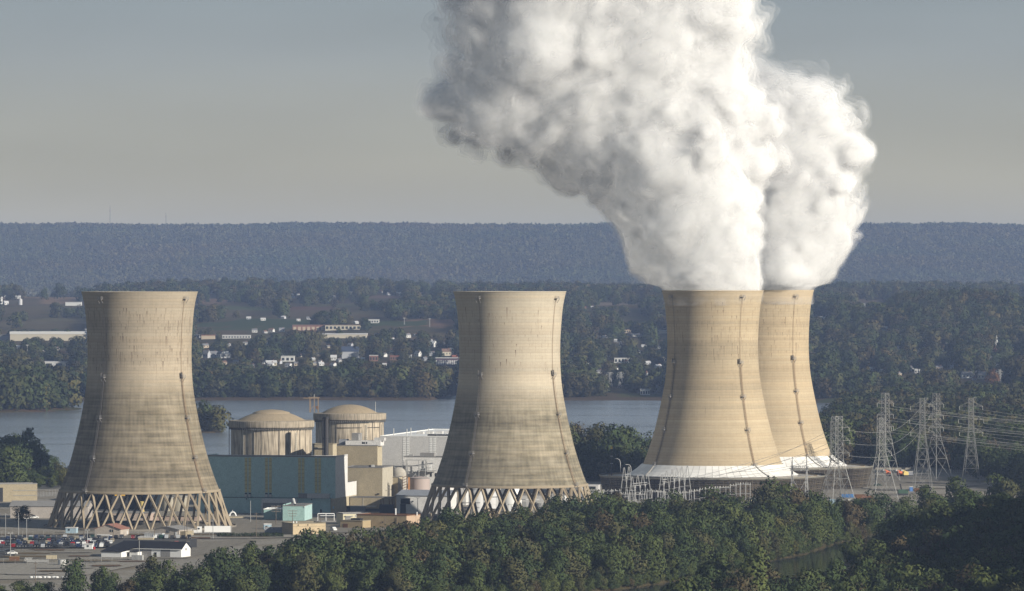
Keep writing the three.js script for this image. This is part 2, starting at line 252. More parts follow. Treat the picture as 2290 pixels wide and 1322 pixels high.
const farTile = (seed, n, side) => { const r = rng(seed), list = []; for (let k = 0; k < n; k++) { const g = crownGeometry(seed * 50 + k % 6, { H: 12, R: 5.6, low: 0.2, lobes: 5, leaves: 44, size: 2.3, quad: false, rough: 0.1 }), s = 0.75 + 0.6 * r(), c = g.attributes.color, t = 0.93 + 0.14 * r(), red = 0.97 + 0.08 * r(); for (let q = 0; q < c.count; q++) c.setXYZ(q, c.getX(q) * t * red, c.getY(q) * t, c.getZ(q) * t); g.scale(s, s * (0.85 + 0.4 * r()), s).rotateY(r() * 6.28).translate((r() - 0.5) * side, 0, (r() - 0.5) * side); list.push(g); } return mergeGeometries(list); };
const whiteLeaf = leafMat(1, 1, 1);
function woods(name, label, geos, spots, group = 'woodland') {                // spots: [geo index, Matrix4, [r, g, b]]
  const g = new THREE.Group(); g.name = name; g.userData = { label, category: 'woodland', kind: 'stuff' }; scene.add(g);
  geos.forEach((geo, k) => {
    const mine = spots.filter((s) => s[0] === k); if (!mine.length) return;
    const m = new THREE.InstancedMesh(geo, whiteLeaf, mine.length); m.name = 'canopy'; m.userData.kind = 'stuff'; m.castShadow = m.receiveShadow = true;
    mine.forEach((s, i) => { m.setMatrixAt(i, s[1]); m.setColorAt(i, rgb(...s[2])); }); g.add(m);
  });
  console.log(name, spots.length); return g;
}
const place = (x, y, z, s, sy = s, a = 0) => new THREE.Matrix4().compose(V(x, y, z), new THREE.Quaternion().setFromAxisAngle(V(0, 1, 0), a), V(s, sy, s));
// clear views: what stands among the far trees (filled by the town below) -> [px, half width px, py of the lowest point seen, distance]
const VIEWS = FIELDS.map(([px, py, w, h], i) => [px, w * 0.9, py + h, fieldSpots[i].d - fieldSpots[i].rd]);
// ---------------------------------------------------------------- cooling towers
const PROFILE = [[17.3, 38.6], [22, 36.7], [27.7, 34.7], [33, 33.0], [38.5, 31.5], [44, 30.15], [49.3, 28.95], [56.5, 27.5], [64, 26.2], [69.5, 25.55], [74.5, 25.2], [80, 25.02], [85.5, 25], [92, 25.2], [98, 25.6], [103.5, 26.1], [108.3, 26.8], [111, 27.4], [113, 27.9]];
const radiusAt = (h) => { let k = 0; while (k < PROFILE.length - 2 && PROFILE[k + 1][0] < h) k++; const [a, b] = [PROFILE[k], PROFILE[k + 1]]; return lerp(a[1], b[1], clamp((h - a[0]) / (b[0] - a[0]))); };
const curveR = new THREE.CatmullRomCurve3(PROFILE.map(([h, r]) => V(r, h, 0)));
function shellGeometry(h0, h1) {
  const pts = [], uvh = [];
  const N = 72, outer = curveR.getPoints(N).map((p) => V(p.x, p.y, 0));
  for (const p of outer) pts.push(new THREE.Vector2(p.x, p.y));
  pts.push(new THREE.Vector2(28.05, 113.02), new THREE.Vector2(28.05, 113.45), new THREE.Vector2(27.3, 113.45));
  for (const p of [...outer].reverse()) pts.push(new THREE.Vector2(p.x - 0.7 - 0.5 * smooth(30, 17, p.y), p.y));
  pts.push(new THREE.Vector2(outer[0].x, outer[0].y));
  const SEG = 160, g = new THREE.LatheGeometry(pts, SEG, Math.PI);
  const uv = g.attributes.uv, pos = g.attributes.position;
  for (let i = 0; i < uv.count; i++) uv.setXY(i, Math.floor(i / pts.length) / SEG, clamp((pos.getY(i) - 17.3) / 95.7, 0, 0.999));   // u once round, v up the wall
  return g;
}
// concrete cast in rings: each lift its own tone, formwork seams, run-off streaks and rust below the platforms
function concreteMap(seed, base, o) {
  const W = 1024, H = 1024, r = rng(seed), lifts = 64, tone = [], hue = [], d = new Float32Array(W * H * 3);
  let drift = 0;
  for (let i = 0; i <= lifts; i++) { drift = drift * 0.6 + (r() - 0.5) * o.band; tone.push(drift + (r() - 0.5) * o.band * 0.6); hue.push((r() - 0.5) * 0.03); }
  for (let y = 0; y < H; y++) for (let x = 0; x < W; x++) {
    const u = x / W, v = y / H, k = Math.floor(v * lifts), fv = v * lifts - k;
    let s = 1 + tone[k] + 0.05 * tnoise(u, v, 160, 130, seed) + 0.05 * tnoise(u, v, 60, 64, seed + 3);
    s += 0.07 * tnoise(u, v, 10, 7, seed + 5) + 0.045 * tnoise(u, v, 220, 10, seed + 9);
    if (fv < 0.2) s -= 0.075;                                               // joint between lifts
    if ((x % 13) === 0) s -= 0.03;                                          // formwork seams
    const dirt = o.dirt(v) * clamp(0.82 + 0.16 * tnoise(u, v, 40, 9, seed + 21) + 0.22 * tnoise(u, v, 150, 12, seed + 31) + 0.3 * tnoise(u, v, 14, 50, seed + 33));
    s -= dirt * 0.62;
    const h = hue[k], i = (y * W + x) * 3;
    s *= BASE; d[i] = base[0] * s * (1 + h); d[i + 1] = base[1] * s; d[i + 2] = base[2] * s * (1 - h - 0.1 * dirt);
  }
  const streak = (u, v, len, w, a, cr = 1, cg = 1, cb = 1) => {
    const x0 = Math.floor(u * W), y0 = Math.floor(v * H), n = Math.floor(len * H);
    for (let j = 0; j < n; j++) for (let q = -Math.ceil(w); q <= Math.ceil(w); q++) {
      const y = y0 - j; if (y < 0) continue; const f = a * (1 - j / n) * clamp(w + 0.5 - Math.abs(q)), i = (y * W + ((x0 + q) % W + W) % W) * 3;
      d[i] *= 1 - f * cr; d[i + 1] *= 1 - f * cg; d[i + 2] *= 1 - f * cb;
    }
  };
  for (let j = 0; j < o.streaks; j++) { const row = Math.round((o.s0 + r() * (o.s1 - o.s0)) * lifts) / lifts; streak(r(), row, 0.014 + r() * r() * 0.09, 0.3 + r() * 1.3, 0.22 + r() * r() * 0.6, 0.9, 1, 1.05); }
  for (let j = 0; j < 10; j++) streak(r(), 0.1 + r() * 0.5, 0.02 + r() * 0.06, 0.5, 0.5);
  for (const [u, h, len, a] of o.rust) for (let q = 0; q < 3; q++) streak(u + (r() - 0.5) * 0.003, (h - 17.3) / 95.7, len * (0.6 + r() * 0.5), 1 + r(), a, 0.25, 0.62, 0.9);
  for (const [u, a] of o.lad) for (let q = -9; q <= 9; q++) { for (let j = 0; j < H * 0.6; j++) { const i = (j * W + Math.floor((u + q * 0.0011 + 1) % 1 * W)) * 3, f = a * (1 - Math.abs(q) / 10) * (0.6 + 0.8 * noise(j * 0.02, q * 0.6, seed)); d[i] *= 1 + f; d[i + 1] *= 1 + f; d[i + 2] *= 1 + f; } }
  return texture(W, H, (u, v, x, y) => { const i = (y * W + x) * 3; return [d[i], d[i + 1], d[i + 2]].map((c) => Math.pow(clamp(c), 1 / 2.2)); });
}
const towerBump = texture(1024, 1024, (u, v, x, y) => { const fv = v * 64 % 1, a = (fv < 0.12 ? 0.25 : 0.6) - ((x % 13) === 0 ? 0.22 : 0) + 0.25 * tnoise(u, v, 200, 160, 3); return [a, a, a]; }, false);
const uOf = (phi) => ((phi / 360) % 1 + 1) % 1;                 // the seam is at the far side
const steel = mat(0.30, 0.29, 0.28, 0.6, { metalness: 0.3 }), darkSteel = mat(0.12, 0.11, 0.10, 0.7), rustSteel = mat(0.33, 0.23, 0.145, 0.9), paleSteel = mat(0.5, 0.5, 0.48, 0.6);
const rimMat = mat(0.40, 0.37, 0.32, 0.9);
const shellGeo = shellGeometry();
// direction phi in degrees: 0 faces the camera, positive to +x
const polar = (r, phi, h) => V(r * Math.sin(R(phi)), h, r * Math.cos(R(phi)));
function ladderRun(tw, phi, h0, h1, plats, m) {
  const a = mb(), side = V(Math.cos(R(phi)), 0, -Math.sin(R(phi))), out = V(Math.sin(R(phi)), 0, Math.cos(R(phi)));
  const at = (h, s, o) => polar(radiusAt(h) + o, phi, h).addScaledVector(side, s);
  const hm = Math.min(h1, 72.5);
  for (let h = h0; h < h1; h += 3) { const t = Math.min(h1, h + 3), k = h < hm ? 1 : 0.55; for (const s of [-0.3, 0.3]) a.bar(at(h, s * k, 0.3), at(t, s * k, 0.3), 0.13 * k); if (h < hm) for (const o of [[-0.45, 0.8], [0.45, 0.8], [0, 1.05]]) a.bar(at(h, o[0], o[1]), at(t, o[0], o[1]), 0.07); }
  for (let h = h0; h < h1; h += 0.75) { const k = h < hm ? 1 : 0.5; a.bar(at(h, -0.3 * k, 0.3), at(h, 0.3 * k, 0.3), 0.07); }
  for (let h = h0; h < hm; h += 2) { a.bar(at(h, -0.45, 0.8), at(h, 0, 1.05), 0.07); a.bar(at(h, 0.45, 0.8), at(h, 0, 1.05), 0.07); a.bar(at(h, 0, 0), at(h, 0, 0.35), 0.1); a.bar(at(h, -0.45, 0.8), at(h, -0.3, 0.3), 0.06); a.bar(at(h, 0.45, 0.8), at(h, 0.3, 0.3), 0.06); }
  a.build('ladder', m, tw);
  for (const h of plats) {
    const p = mb(), w = 1.15, dp = 1.6, P = (s, y, o) => at(h, s, o).setY(h + y);
    p.quad(P(-w, 0, 0), P(-w, 0, dp), P(w, 0, dp), P(w, 0, 0)).quad(P(-w, -0.16, 0), P(w, -0.16, 0), P(w, -0.16, dp), P(-w, -0.16, dp));
    p.bar(P(-w, -0.08, dp), P(w, -0.08, dp), 0.22).bar(P(-w, -0.08, 0), P(-w, -0.08, dp), 0.22).bar(P(w, -0.08, 0), P(w, -0.08, dp), 0.22).bar(P(-w, -2.2, 0.1), P(-w, -0.1, dp), 0.16).bar(P(w, -2.2, 0.1), P(w, -0.1, dp), 0.16);
    const pl = p.build('platform', steel, tw), q = mb();
    for (const y of [0.55, 1.1]) q.bar(P(-w, y, dp), P(w, y, dp), 0.09).bar(P(-w, y, 0), P(-w, y, dp), 0.09).bar(P(w, y, 0), P(w, y, dp), 0.09);
    for (const [s, o] of [[-w, dp], [0, dp], [w, dp], [-w, 0.7], [w, 0.7]]) q.bar(P(s, 0, o), P(s, 1.1, o), 0.1);
    q.build('guard_rail', steel, pl);
    const b = mb(); for (const s of [-0.5, 0.5]) b.box(-0.3, 0.3, 0, 0.9, -0.3, 0.3);
    if (h > 60 && h < 100) { const l = mb(); const c = P(-0.9, 0.2, 0.9); l.bar(c, c.clone().setY(h + 2.2), 0.7); l.build('beacon_box', darkSteel, tw); }
  }
}
function coolingTower(name, label, px, d, conc, ladders, m) {
  const t = thing(name, label, 'cooling tower', [gx(px, d), 0, -d]);
  const shell = put('shell', shellGeo, conc, t);
  return t;
}
const concMat = (map) => new THREE.MeshPhysicalMaterial({ map, roughness: 0.95, specularIntensity: 0.1, bumpMap: towerBump, bumpScale: 0.05 });
const bulge = (a, b, c) => (v) => smooth(a, b, v) * (1 - smooth(b, c, v));
const greyDirt = (v) => clamp(0.9 * smooth(0.62, 0.36, v) + 0.25);
const concA = concreteMap(11, [0.45, 0.38, 0.288], { band: 0.11, dirt: greyDirt, streaks: 1000, s0: 0.62, s1: 0.93, rust: [[uOf(56), 71, 0.1, 0.75], [uOf(56), 50, 0.06, 0.3]], lad: [[uOf(56), 0.22], [uOf(-38), 0.12]] });
const concB = concreteMap(23, [0.53, 0.46, 0.355], { band: 0.10, dirt: (v) => clamp(1.0 * smooth(0.56, 0.3, v) + 0.1), streaks: 330, s0: 0.60, s1: 0.92, rust: [[uOf(56.5), 61, 0.05, 0.8], [uOf(56.5), 71, 0.1, 0.35]], lad: [[uOf(56.5), 0.2], [uOf(-34), 0.12]] });
const concC = concreteMap(37, [0.50, 0.405, 0.275], { band: 0.13, dirt: (v) => 0.22, streaks: 520, s0: 0.60, s1: 0.95, rust: [[uOf(34), 70, 0.55, 0.35]], lad: [[uOf(34), 0.16]] });
const concD = concreteMap(41, [0.51, 0.41, 0.275], { band: 0.13, dirt: (v) => 0.16, streaks: 620, s0: 0.60, s1: 0.93, rust: [[uOf(36), 70, 0.55, 0.38]], lad: [[uOf(36), 0.15]] });

// the two open towers stand on crossed legs
const legMat = mat(0.32, 0.265, 0.19, 0.95);
const LEGS = 34, footR = 44.3, topR = 38.2;
function legGeometry(s) {
  const da = 360 / LEGS * 0.5, a = polar(footR, -s * da, -0.4), b = polar(topR, s * da, 17.6), k = mb(); k.bar(a, b, 0.98, 0.85); const g = k.geo(); return g;
}
const legGeo = [legGeometry(-1), legGeometry(1)];
const plinthGeo = mb().box(-1.1, 1.1, -0.5, 0.7, footR - 1.2, footR + 1.2).geo();
function openTower(label, px, d, conc, ladders) {
  const t = coolingTower('cooling_tower', label, px, d, conc);
  const ring = new THREE.LatheGeometry([[38.75, 17.1], [38.95, 17.15], [38.95, 18.1], [38.5, 18.3]].map((q) => new THREE.Vector2(...q)), 160); put('base_ring', ring, legMat, t);
  for (let i = 0; i < LEGS; i++) for (let s = 0; s < 2; s++) { const l = put('leg', legGeo[s], legMat, t); l.rotation.y = (i + 0.5) / LEGS * 2 * Math.PI; }
  for (let i = 0; i < LEGS; i++) { const l = put('plinth', plinthGeo, legMat, t); l.rotation.y = i / LEGS * 2 * Math.PI; }
  put('basin_wall', new THREE.LatheGeometry([[46.6, -0.4], [46.6, 0.9], [46.2, 0.95], [46.2, -0.4]].map((q) => new THREE.Vector2(...q)), 96), mat(0.22, 0.2, 0.17), t);
  put('basin_floor', new THREE.CircleGeometry(46.3, 64).rotateX(-Math.PI / 2).translate(0, -0.2, 0), legMat, t);
  for (const [phi, m] of ladders) ladderRun(t, phi, 18.2, 110, [110, 72.5, 53, 34, 18.4], m);
  return t;
}
openTower('tall weathered cooling tower on crossed legs, heavily streaked, beside the parking lot', 312, 2500, concMat(concA), [[-38, darkSteel], [56, rustSteel]]);
openTower('idle cooling tower on crossed legs between the white buildings and the steaming towers', 1140, 2570, concMat(concB), [[-34, darkSteel], [56.5, rustSteel]]);

// the two steaming towers stand in a ring of louvres under a white sloping roof
const roofTone = texture(256, 256, (u, v, x, y) => { const s = 0.82 + 0.07 * tnoise(u, v, 40, 40, 3) + 0.06 * tnoise(u, v, 9, 9, 5); return [s, s * 0.985, s * 0.95]; });
const roofMats = [0.80, 0.74, 0.86, 0.78].map((k) => mat(k, k * 0.98, k * 0.93, 0.7));
const slatMats = [mat(0.115, 0.098, 0.076, 0.95), mat(0.09, 0.078, 0.062, 0.95), mat(0.15, 0.125, 0.095, 0.95)], postMat = mat(0.14, 0.122, 0.095, 0.95);
const SK_R0 = 38.9, SK_H0 = 18.2, SK_R1 = 47.2, SK_H1 = 12.3, SEC = 72;
function roofPanel(j, rows) {
  const a0 = -180 / SEC + 0.1, a1 = 180 / SEC - 0.1, g = mb(), at = (t, a, dy = 0) => polar(lerp(SK_R0, SK_R1, t), a, lerp(SK_H0, SK_H1, t) - 0.5 * Math.sin(Math.PI * t) + dy);
  const t0 = j / rows + 0.006, t1 = (j + 1) / rows - 0.006, A = at(t0, a0), B = at(t1, a0), C = at(t1, a1), D = at(t0, a1), dn = (p) => p.clone().setY(p.y - 0.16);
  g.quad(A, B, C, D); g.quad(dn(A), dn(D), dn(C), dn(B)); g.quad(dn(B), dn(C), C, B).quad(dn(D), dn(A), A, D); return g.geo();
}
const M0 = mat(0.42, 0.4, 0.36);
const panelGeo = [0, 1, 2, 3].map((j) => roofPanel(j, 4));
const postGeo = mb().bar(polar(59.9, 0, -0.4), polar(62, 0, 12), 0.28, 0.35).geo();
function louvreTower(label, px, d, conc, ladders, hole, seed) {
  const t = coolingTower('cooling_tower', label, px, d, conc), r = rng(seed);
  for (let i = 0; i < SEC; i++) for (let j = 0; j < 4; j++) {
    const a = i * 360 / SEC; if (hole && Math.abs(((a - hole + 540) % 360) - 180) < 3 && j < 3) continue;
    const p = put('roof_panel', panelGeo[j], roofMats[Math.floor(r() * 4)], t); p.rotation.y = R(a);
  }
  put('roof_deck', new THREE.LatheGeometry([[38.6, 17.0], [43, 13.6], [46.8, 11.5], [47.4, 11.45], [61.8, 11.3]].map((q) => new THREE.Vector2(...q)), 96), M0, t);
  put('roof_edge', new THREE.LatheGeometry([[61.7, 11.2], [62.5, 11.25], [62.6, 12.0], [62.0, 12.15]].map((q) => new THREE.Vector2(...q)), 144), mat(0.19, 0.18, 0.15, 0.95), t);
  for (let k = 0; k < 12; k++) {
    const h = 0.4 + k * 0.93, rr = lerp(59.9, 62, h / 12);
    put('louvre_slat', new THREE.LatheGeometry([[rr - 0.45, h + 0.34], [rr + 0.32, h], [rr + 0.38, h + 0.13], [rr - 0.4, h + 0.46]].map((q) => new THREE.Vector2(...q)), 144), slatMats[k % 3], t);
  }
  for (let i = 0; i < 120; i++) { const p = put('louvre_post', postGeo, postMat, t); p.rotation.y = i / 120 * 2 * Math.PI; }
  put('fill_wall', new THREE.LatheGeometry([[56, -0.3], [57.5, 12]].map((q) => new THREE.Vector2(...q)), 96), legMat, t);
  for (const [phi, m] of ladders) {
    ladderRun(t, phi, 19, 110, [110, 74, 55.5, 37.5, 18.6], m);
    const g = mb(); const seg = (q, o) => polar(lerp(SK_R0, SK_R1, q), phi + o, lerp(SK_H0, SK_H1, q) - 0.5 * Math.sin(Math.PI * q) + 0.3);
    for (let q = 0; q < 1; q += 0.125) g.bar(seg(q, q * 4), seg(q + 0.125, q * 4 + 0.5), 0.8, 0.25); put('roof_walkway', g.geo(), M0, t);
  }
  return t;
}
louvreTower('tan cooling tower pouring out steam, standing in a louvred ring behind the switchyard gantries', 1594, 2854, concMat(concC), [[-57, darkSteel], [34, rustSteel]], null, 5);
louvreTower('tan steaming cooling tower half hidden behind its twin, white roof panels torn open', 1712, 3000, concMat(concD), [[36, rustSteel]], 66, 9);
// ---------------------------------------------------------------- steam: a dense billowing body and, round it, loose shreds thinning outwards
const steamMat = new THREE.MeshPhysicalMaterial({ color: rgb(0.95, 0.95, 0.95), roughness: 1, specularIntensity: 0, transmission: 0.6, thickness: 0, side: THREE.DoubleSide, vertexColors: true, transparent: true });
const coreMat = new THREE.MeshPhysicalMaterial({ color: rgb(0.95, 0.95, 0.95), roughness: 1, specularIntensity: 0, transmission: 0.74, thickness: 0, side: THREE.DoubleSide });
const VEILS = [[-0.5, 0.4, 0.2], [-0.1, 0.3, 0.4], [0.3, 0.21, 0.6], [0.7, 0.14, 0.8], [1.1, 0.085, 0.9], [1.55, 0.045, 1]];
function steamPlume(label, balls, seed, cell) {
  const t = thing('steam_plume', label, 'steam', [balls[0][0], balls[0][1], balls[0][2]]), O = t.position;
  const lo = [1e9, 1e9, 1e9], hi = [-1e9, -1e9, -1e9];
  for (const b of balls) for (let c = 0; c < 3; c++) { lo[c] = Math.min(lo[c], b[c] - b[3] * 1.12 - 12); hi[c] = Math.max(hi[c], b[c] + b[3] * 1.12 + 12); }
  lo[1] = 104;
  const N = lo.map((l, c) => Math.ceil((hi[c] - l) / cell) + 1), [nx, ny, nz] = N, f = new Float32Array(nx * ny * nz), f0 = new Float32Array(nx * ny * nz), f1 = new Float32Array(nx * ny * nz), at = (i, j, k) => (k * ny + j) * nx + i;
  const soft = (y) => lerp(1.3, 6, smooth(122, 270, y));
  for (let k = 0; k < nz; k++) for (let j = 0; j < ny; j++) for (let i = 0; i < nx; i++) {
    const x = lo[0] + i * cell, y = lo[1] + j * cell, z = lo[2] + k * cell;
    let s = 0, m = 1e9;
    for (const b of balls) { const dx = x - b[0], dy = (y - b[1]) / (b[4] ?? 1), dz = z - b[2], q = Math.sqrt(dx * dx + dy * dy + dz * dz) - b[3]; s += Math.exp(-clamp(q, -60, 60) / 4.5); if (q < m) m = q; }
    let d = -4.5 * Math.log(s + 1e-12);
    f0[at(i, j, k)] = f1[at(i, j, k)] = d;
    if (d > 22 || (d < -28 && y > 118)) { f[at(i, j, k)] = d; continue; }
    const wx = x + 5 * noise(x / 26, y / 26, z / 26 + seed), wy = y + 5 * noise(x / 26 + 31, y / 26, z / 26 + seed), wz = z + 4 * noise(x / 26, y / 26 + 77, z / 26 + seed);
    let n = 0, n1 = 0, a = 1, l = 1 / 27; for (let o = 0; o < 4; o++) { if (o === 2) n1 = n; n += a * (Math.abs(noise(wx * l + seed, wy * l, wz * l)) * 2.4 - 0.62); a *= 0.48; l *= 2.07; }
    const amp = lerp(3.4, 7.5, smooth(113, 190, y)); let e = d - n1 * amp; d -= n * amp;
    if (y < 117) { const q = Math.hypot(x - balls[0][0], z - balls[0][2]) - 26.2; d = y < 114 ? Math.max(d, q) : lerp(Math.max(d, q), d, smooth(114, 117, y)); }
    if (y < 117) { const q = Math.hypot(x - balls[0][0], z - balls[0][2]) - 26.2; e = y < 114 ? Math.max(e, q) : lerp(Math.max(e, q), e, smooth(114, 117, y)); }
    f[at(i, j, k)] = d; f1[at(i, j, k)] = e;
  }
  const val = (x, y, z) => { x = clamp((x - lo[0]) / cell, 0, nx - 1.001); y = clamp((y - lo[1]) / cell, 0, ny - 1.001); z = clamp((z - lo[2]) / cell, 0, nz - 1.001); const i = Math.floor(x), j = Math.floor(y), k = Math.floor(z), u = x - i, v = y - j, w = z - k; return lerp(lerp(lerp(f[at(i, j, k)], f[at(i + 1, j, k)], u), lerp(f[at(i, j + 1, k)], f[at(i + 1, j + 1, k)], u), v), lerp(lerp(f[at(i, j, k + 1)], f[at(i + 1, j, k + 1)], u), lerp(f[at(i, j + 1, k + 1)], f[at(i + 1, j + 1, k + 1)], u), v), w); };
  const broad = (x, y, z) => { const i = clamp(Math.round((x - lo[0]) / cell), 2, nx - 3), j = clamp(Math.round((y - lo[1]) / cell), 2, ny - 3), k = clamp(Math.round((z - lo[2]) / cell), 2, nz - 3); return V(f0[at(i + 2, j, k)] - f0[at(i - 2, j, k)], f0[at(i, j + 2, k)] - f0[at(i, j - 2, k)], f0[at(i, j, k + 2)] - f0[at(i, j, k - 2)]).normalize(); };
  const slope = (x, y, z, e = cell) => V(val(x + e, y, z) - val(x - e, y, z), val(x, y + e, z) - val(x, y - e, z), val(x, y, z + e) - val(x, y, z - e)).normalize();
  // closed sheets of equal density (surface nets): an inner body and veils round it
  function sheet(level, alpha, mix = 0) {
    const fm = mix ? f.map((v, i) => lerp(v, f1[i], mix)) : f;
    const vert = new Int32Array(nx * ny * nz).fill(-1), pos = [], nor = [], col = [], idx = [], isos = []; for (let j = 0; j < ny; j++) isos.push(level * soft(lo[1] + j * cell));
    const c = new Float32Array(8);
    for (let k = 0; k < nz - 1; k++) for (let j = 0; j < ny - 1; j++) for (let i = 0; i < nx - 1; i++) {
      let low = 0; for (let q = 0; q < 8; q++) { const jj = j + ((q >> 1) & 1); c[q] = fm[at(i + (q & 1), jj, k + (q >> 2))] - isos[jj]; if (c[q] < 0) low++; }
      if (low === 0 || low === 8) continue;
      let cnt = 0, sx = 0, sy = 0, sz = 0;
      for (let q = 0; q < 8; q++) for (let b = 1; b < 5; b *= 2) if (!(q & b)) { const e = q | b; if ((c[q] < 0) !== (c[e] < 0)) { const tt = c[q] / (c[q] - c[e]); sx += (q & 1) + (b === 1 ? tt : 0); sy += ((q >> 1) & 1) + (b === 2 ? tt : 0); sz += (q >> 2) + (b === 4 ? tt : 0); cnt++; } }
      const x = lo[0] + (i + sx / cnt) * cell, y = lo[1] + (j + sy / cnt) * cell, z = lo[2] + (k + sz / cnt) * cell; vert[at(i, j, k)] = pos.length / 3; pos.push(x - O.x, y - O.y, z - O.z); const g = slope(x, y, z, cell * 1.6).multiplyScalar(0.42).addScaledVector(broad(x, y, z), 0.58).normalize(); nor.push(g.x, g.y, g.z);
      if (alpha < 1) col.push(1, 1, 1, clamp(alpha * (0.95 + 2.0 * fbm(x / 9 + level * 3, y / 9, z / 9, 3)), 0, 0.95));
    }
    for (let k = 1; k < nz - 1; k++) for (let j = 1; j < ny - 1; j++) for (let i = 1; i < nx - 1; i++) {
      const a = fm[at(i, j, k)] < isos[j];
      const face = (b, p, q, r, s) => { if (a === b || p < 0 || q < 0 || r < 0 || s < 0) return; if (a) idx.push(p, q, r, p, r, s); else idx.push(p, r, q, p, s, r); };
      face(fm[at(i + 1, j, k)] < isos[j], vert[at(i, j - 1, k - 1)], vert[at(i, j, k - 1)], vert[at(i, j, k)], vert[at(i, j - 1, k)]);
      face(fm[at(i, j + 1, k)] < isos[j + 1], vert[at(i - 1, j, k - 1)], vert[at(i - 1, j, k)], vert[at(i, j, k)], vert[at(i, j, k - 1)]);
      face(fm[at(i, j, k + 1)] < isos[j], vert[at(i - 1, j - 1, k)], vert[at(i, j - 1, k)], vert[at(i, j, k)], vert[at(i - 1, j, k)]);
    }
    const g = new THREE.BufferGeometry(); g.setAttribute('position', new THREE.Float32BufferAttribute(pos, 3)); g.setAttribute('normal', new THREE.Float32BufferAttribute(nor, 3)); if (alpha < 1) g.setAttribute('color', new THREE.Float32BufferAttribute(col, 4)); g.setIndex(idx);
    put(alpha < 1 ? 'veil' : 'billow', g, alpha < 1 ? steamMat : coreMat, t);
  }
  sheet(-1, 1);
  for (const [l, a, m] of VEILS) sheet(l, a, m);
  return t;
}
// [px, py, r in px] at a distance -> metres
const puff = (d, list) => list.map(([px, py, r, dz = 0, sq]) => [gx(px, d), gy(py, d), -d - dz, r * d / F, sq]);
steamPlume('broad white steam plume rising from the louvred cooling tower behind the switchyard and drifting away', puff(2854, [
  [1594, 655, 108, 0, .5], [1575, 610, 108], [1600, 560, 96, -4], [1540, 560, 110, 0], [1500, 480, 118, 4], [1580, 470, 105, -6], [1440, 410, 105, 2], [1530, 380, 125, -4], [1420, 330, 100, -6],
  [1350, 350, 85, 6], [1280, 330, 80, 8], [1300, 250, 115, 0], [1200, 290, 90, 4], [1120, 240, 105, 0], [1050, 230, 75, 6], [1110, 130, 100, 2], [1060, 60, 75, 8], [1210, 130, 120, -8], [1330, 150, 130, 4], [1450, 240, 135, 4],
  [1450, 110, 130, 0], [1560, 270, 120, 4], [1580, 130, 100, 8], [1630, 450, 74, 10], [1655, 360, 84, 14], [1650, 270, 92, 12], [1150, 20, 110, 4], [1290, 20, 130, 0], [1430, 0, 130, 6], [1560, 20, 110, 4], [1640, 40, 60, 8], [1100, -90, 120, 6], [1250, -110, 150, 0], [1420, -110, 150, 8], [1570, -90, 120, 4]]), 3, 2.2);
steamPlume('white steam plume billowing up from the cooling tower with torn roof panels', puff(3000, [
  [1712, 655, 102, 0, .5], [1745, 610, 92, -6], [1738, 630, 44, -24], [1730, 560, 95, 0], [1790, 560, 88, 2], [1820, 490, 88, 0], [1750, 480, 105, 4], [1840, 420, 78, 0], [1770, 390, 110, 4], [1850, 330, 66, 0], [1890, 335, 36, -4], [1780, 300, 98, 0], [1815, 248, 68, 0], [1740, 250, 88, 4], [1660, 260, 100, 14], [1640, 360, 100, 14]]), 13, 2.2);  // the low puff over the near rim is added to shade the shell
// ---------------------------------------------------------------- plant buildings
const ribs = texture(256, 64, (u) => { const a = 0.5 + 0.5 * Math.sign(Math.sin(u * 2 * Math.PI * 16)) * 0.8; return [a, a, a]; }, false);
const wallGrain = texture(512, 512, (u, v) => { const s = 0.94 + 0.07 * tnoise(u, v, 90, 8, 12) + 0.08 * tnoise(u, v, 30, 20, 14) + 0.06 * tnoise(u, v, 160, 160, 15) + 0.05 * tnoise(u, v, 5, 5, 16); return [s, s * 0.995, s * 0.985]; });
const streaky = texture(512, 512, (u, v) => { const s = 0.84 + 0.28 * tnoise(u, v, 110, 3, 22) + 0.2 * tnoise(u, v, 40, 2, 23) + 0.06 * tnoise(u, v, 120, 120, 24) + 0.07 * tnoise(u, v, 12, 9, 25); return [s, s * 0.985, s * 0.96]; });
const gr = scaled(wallGrain, 1 / 14), st = scaled(streaky, 1 / 34, 1 / 22), rb = scaled(ribs, 1 / 5);
const siding = (r, g, b) => mat(r, g, b, 0.7, { map: gr, bumpMap: rb, bumpScale: 0.04 });
const conc = (r, g, b) => mat(r, g, b, 0.95, { map: gr });
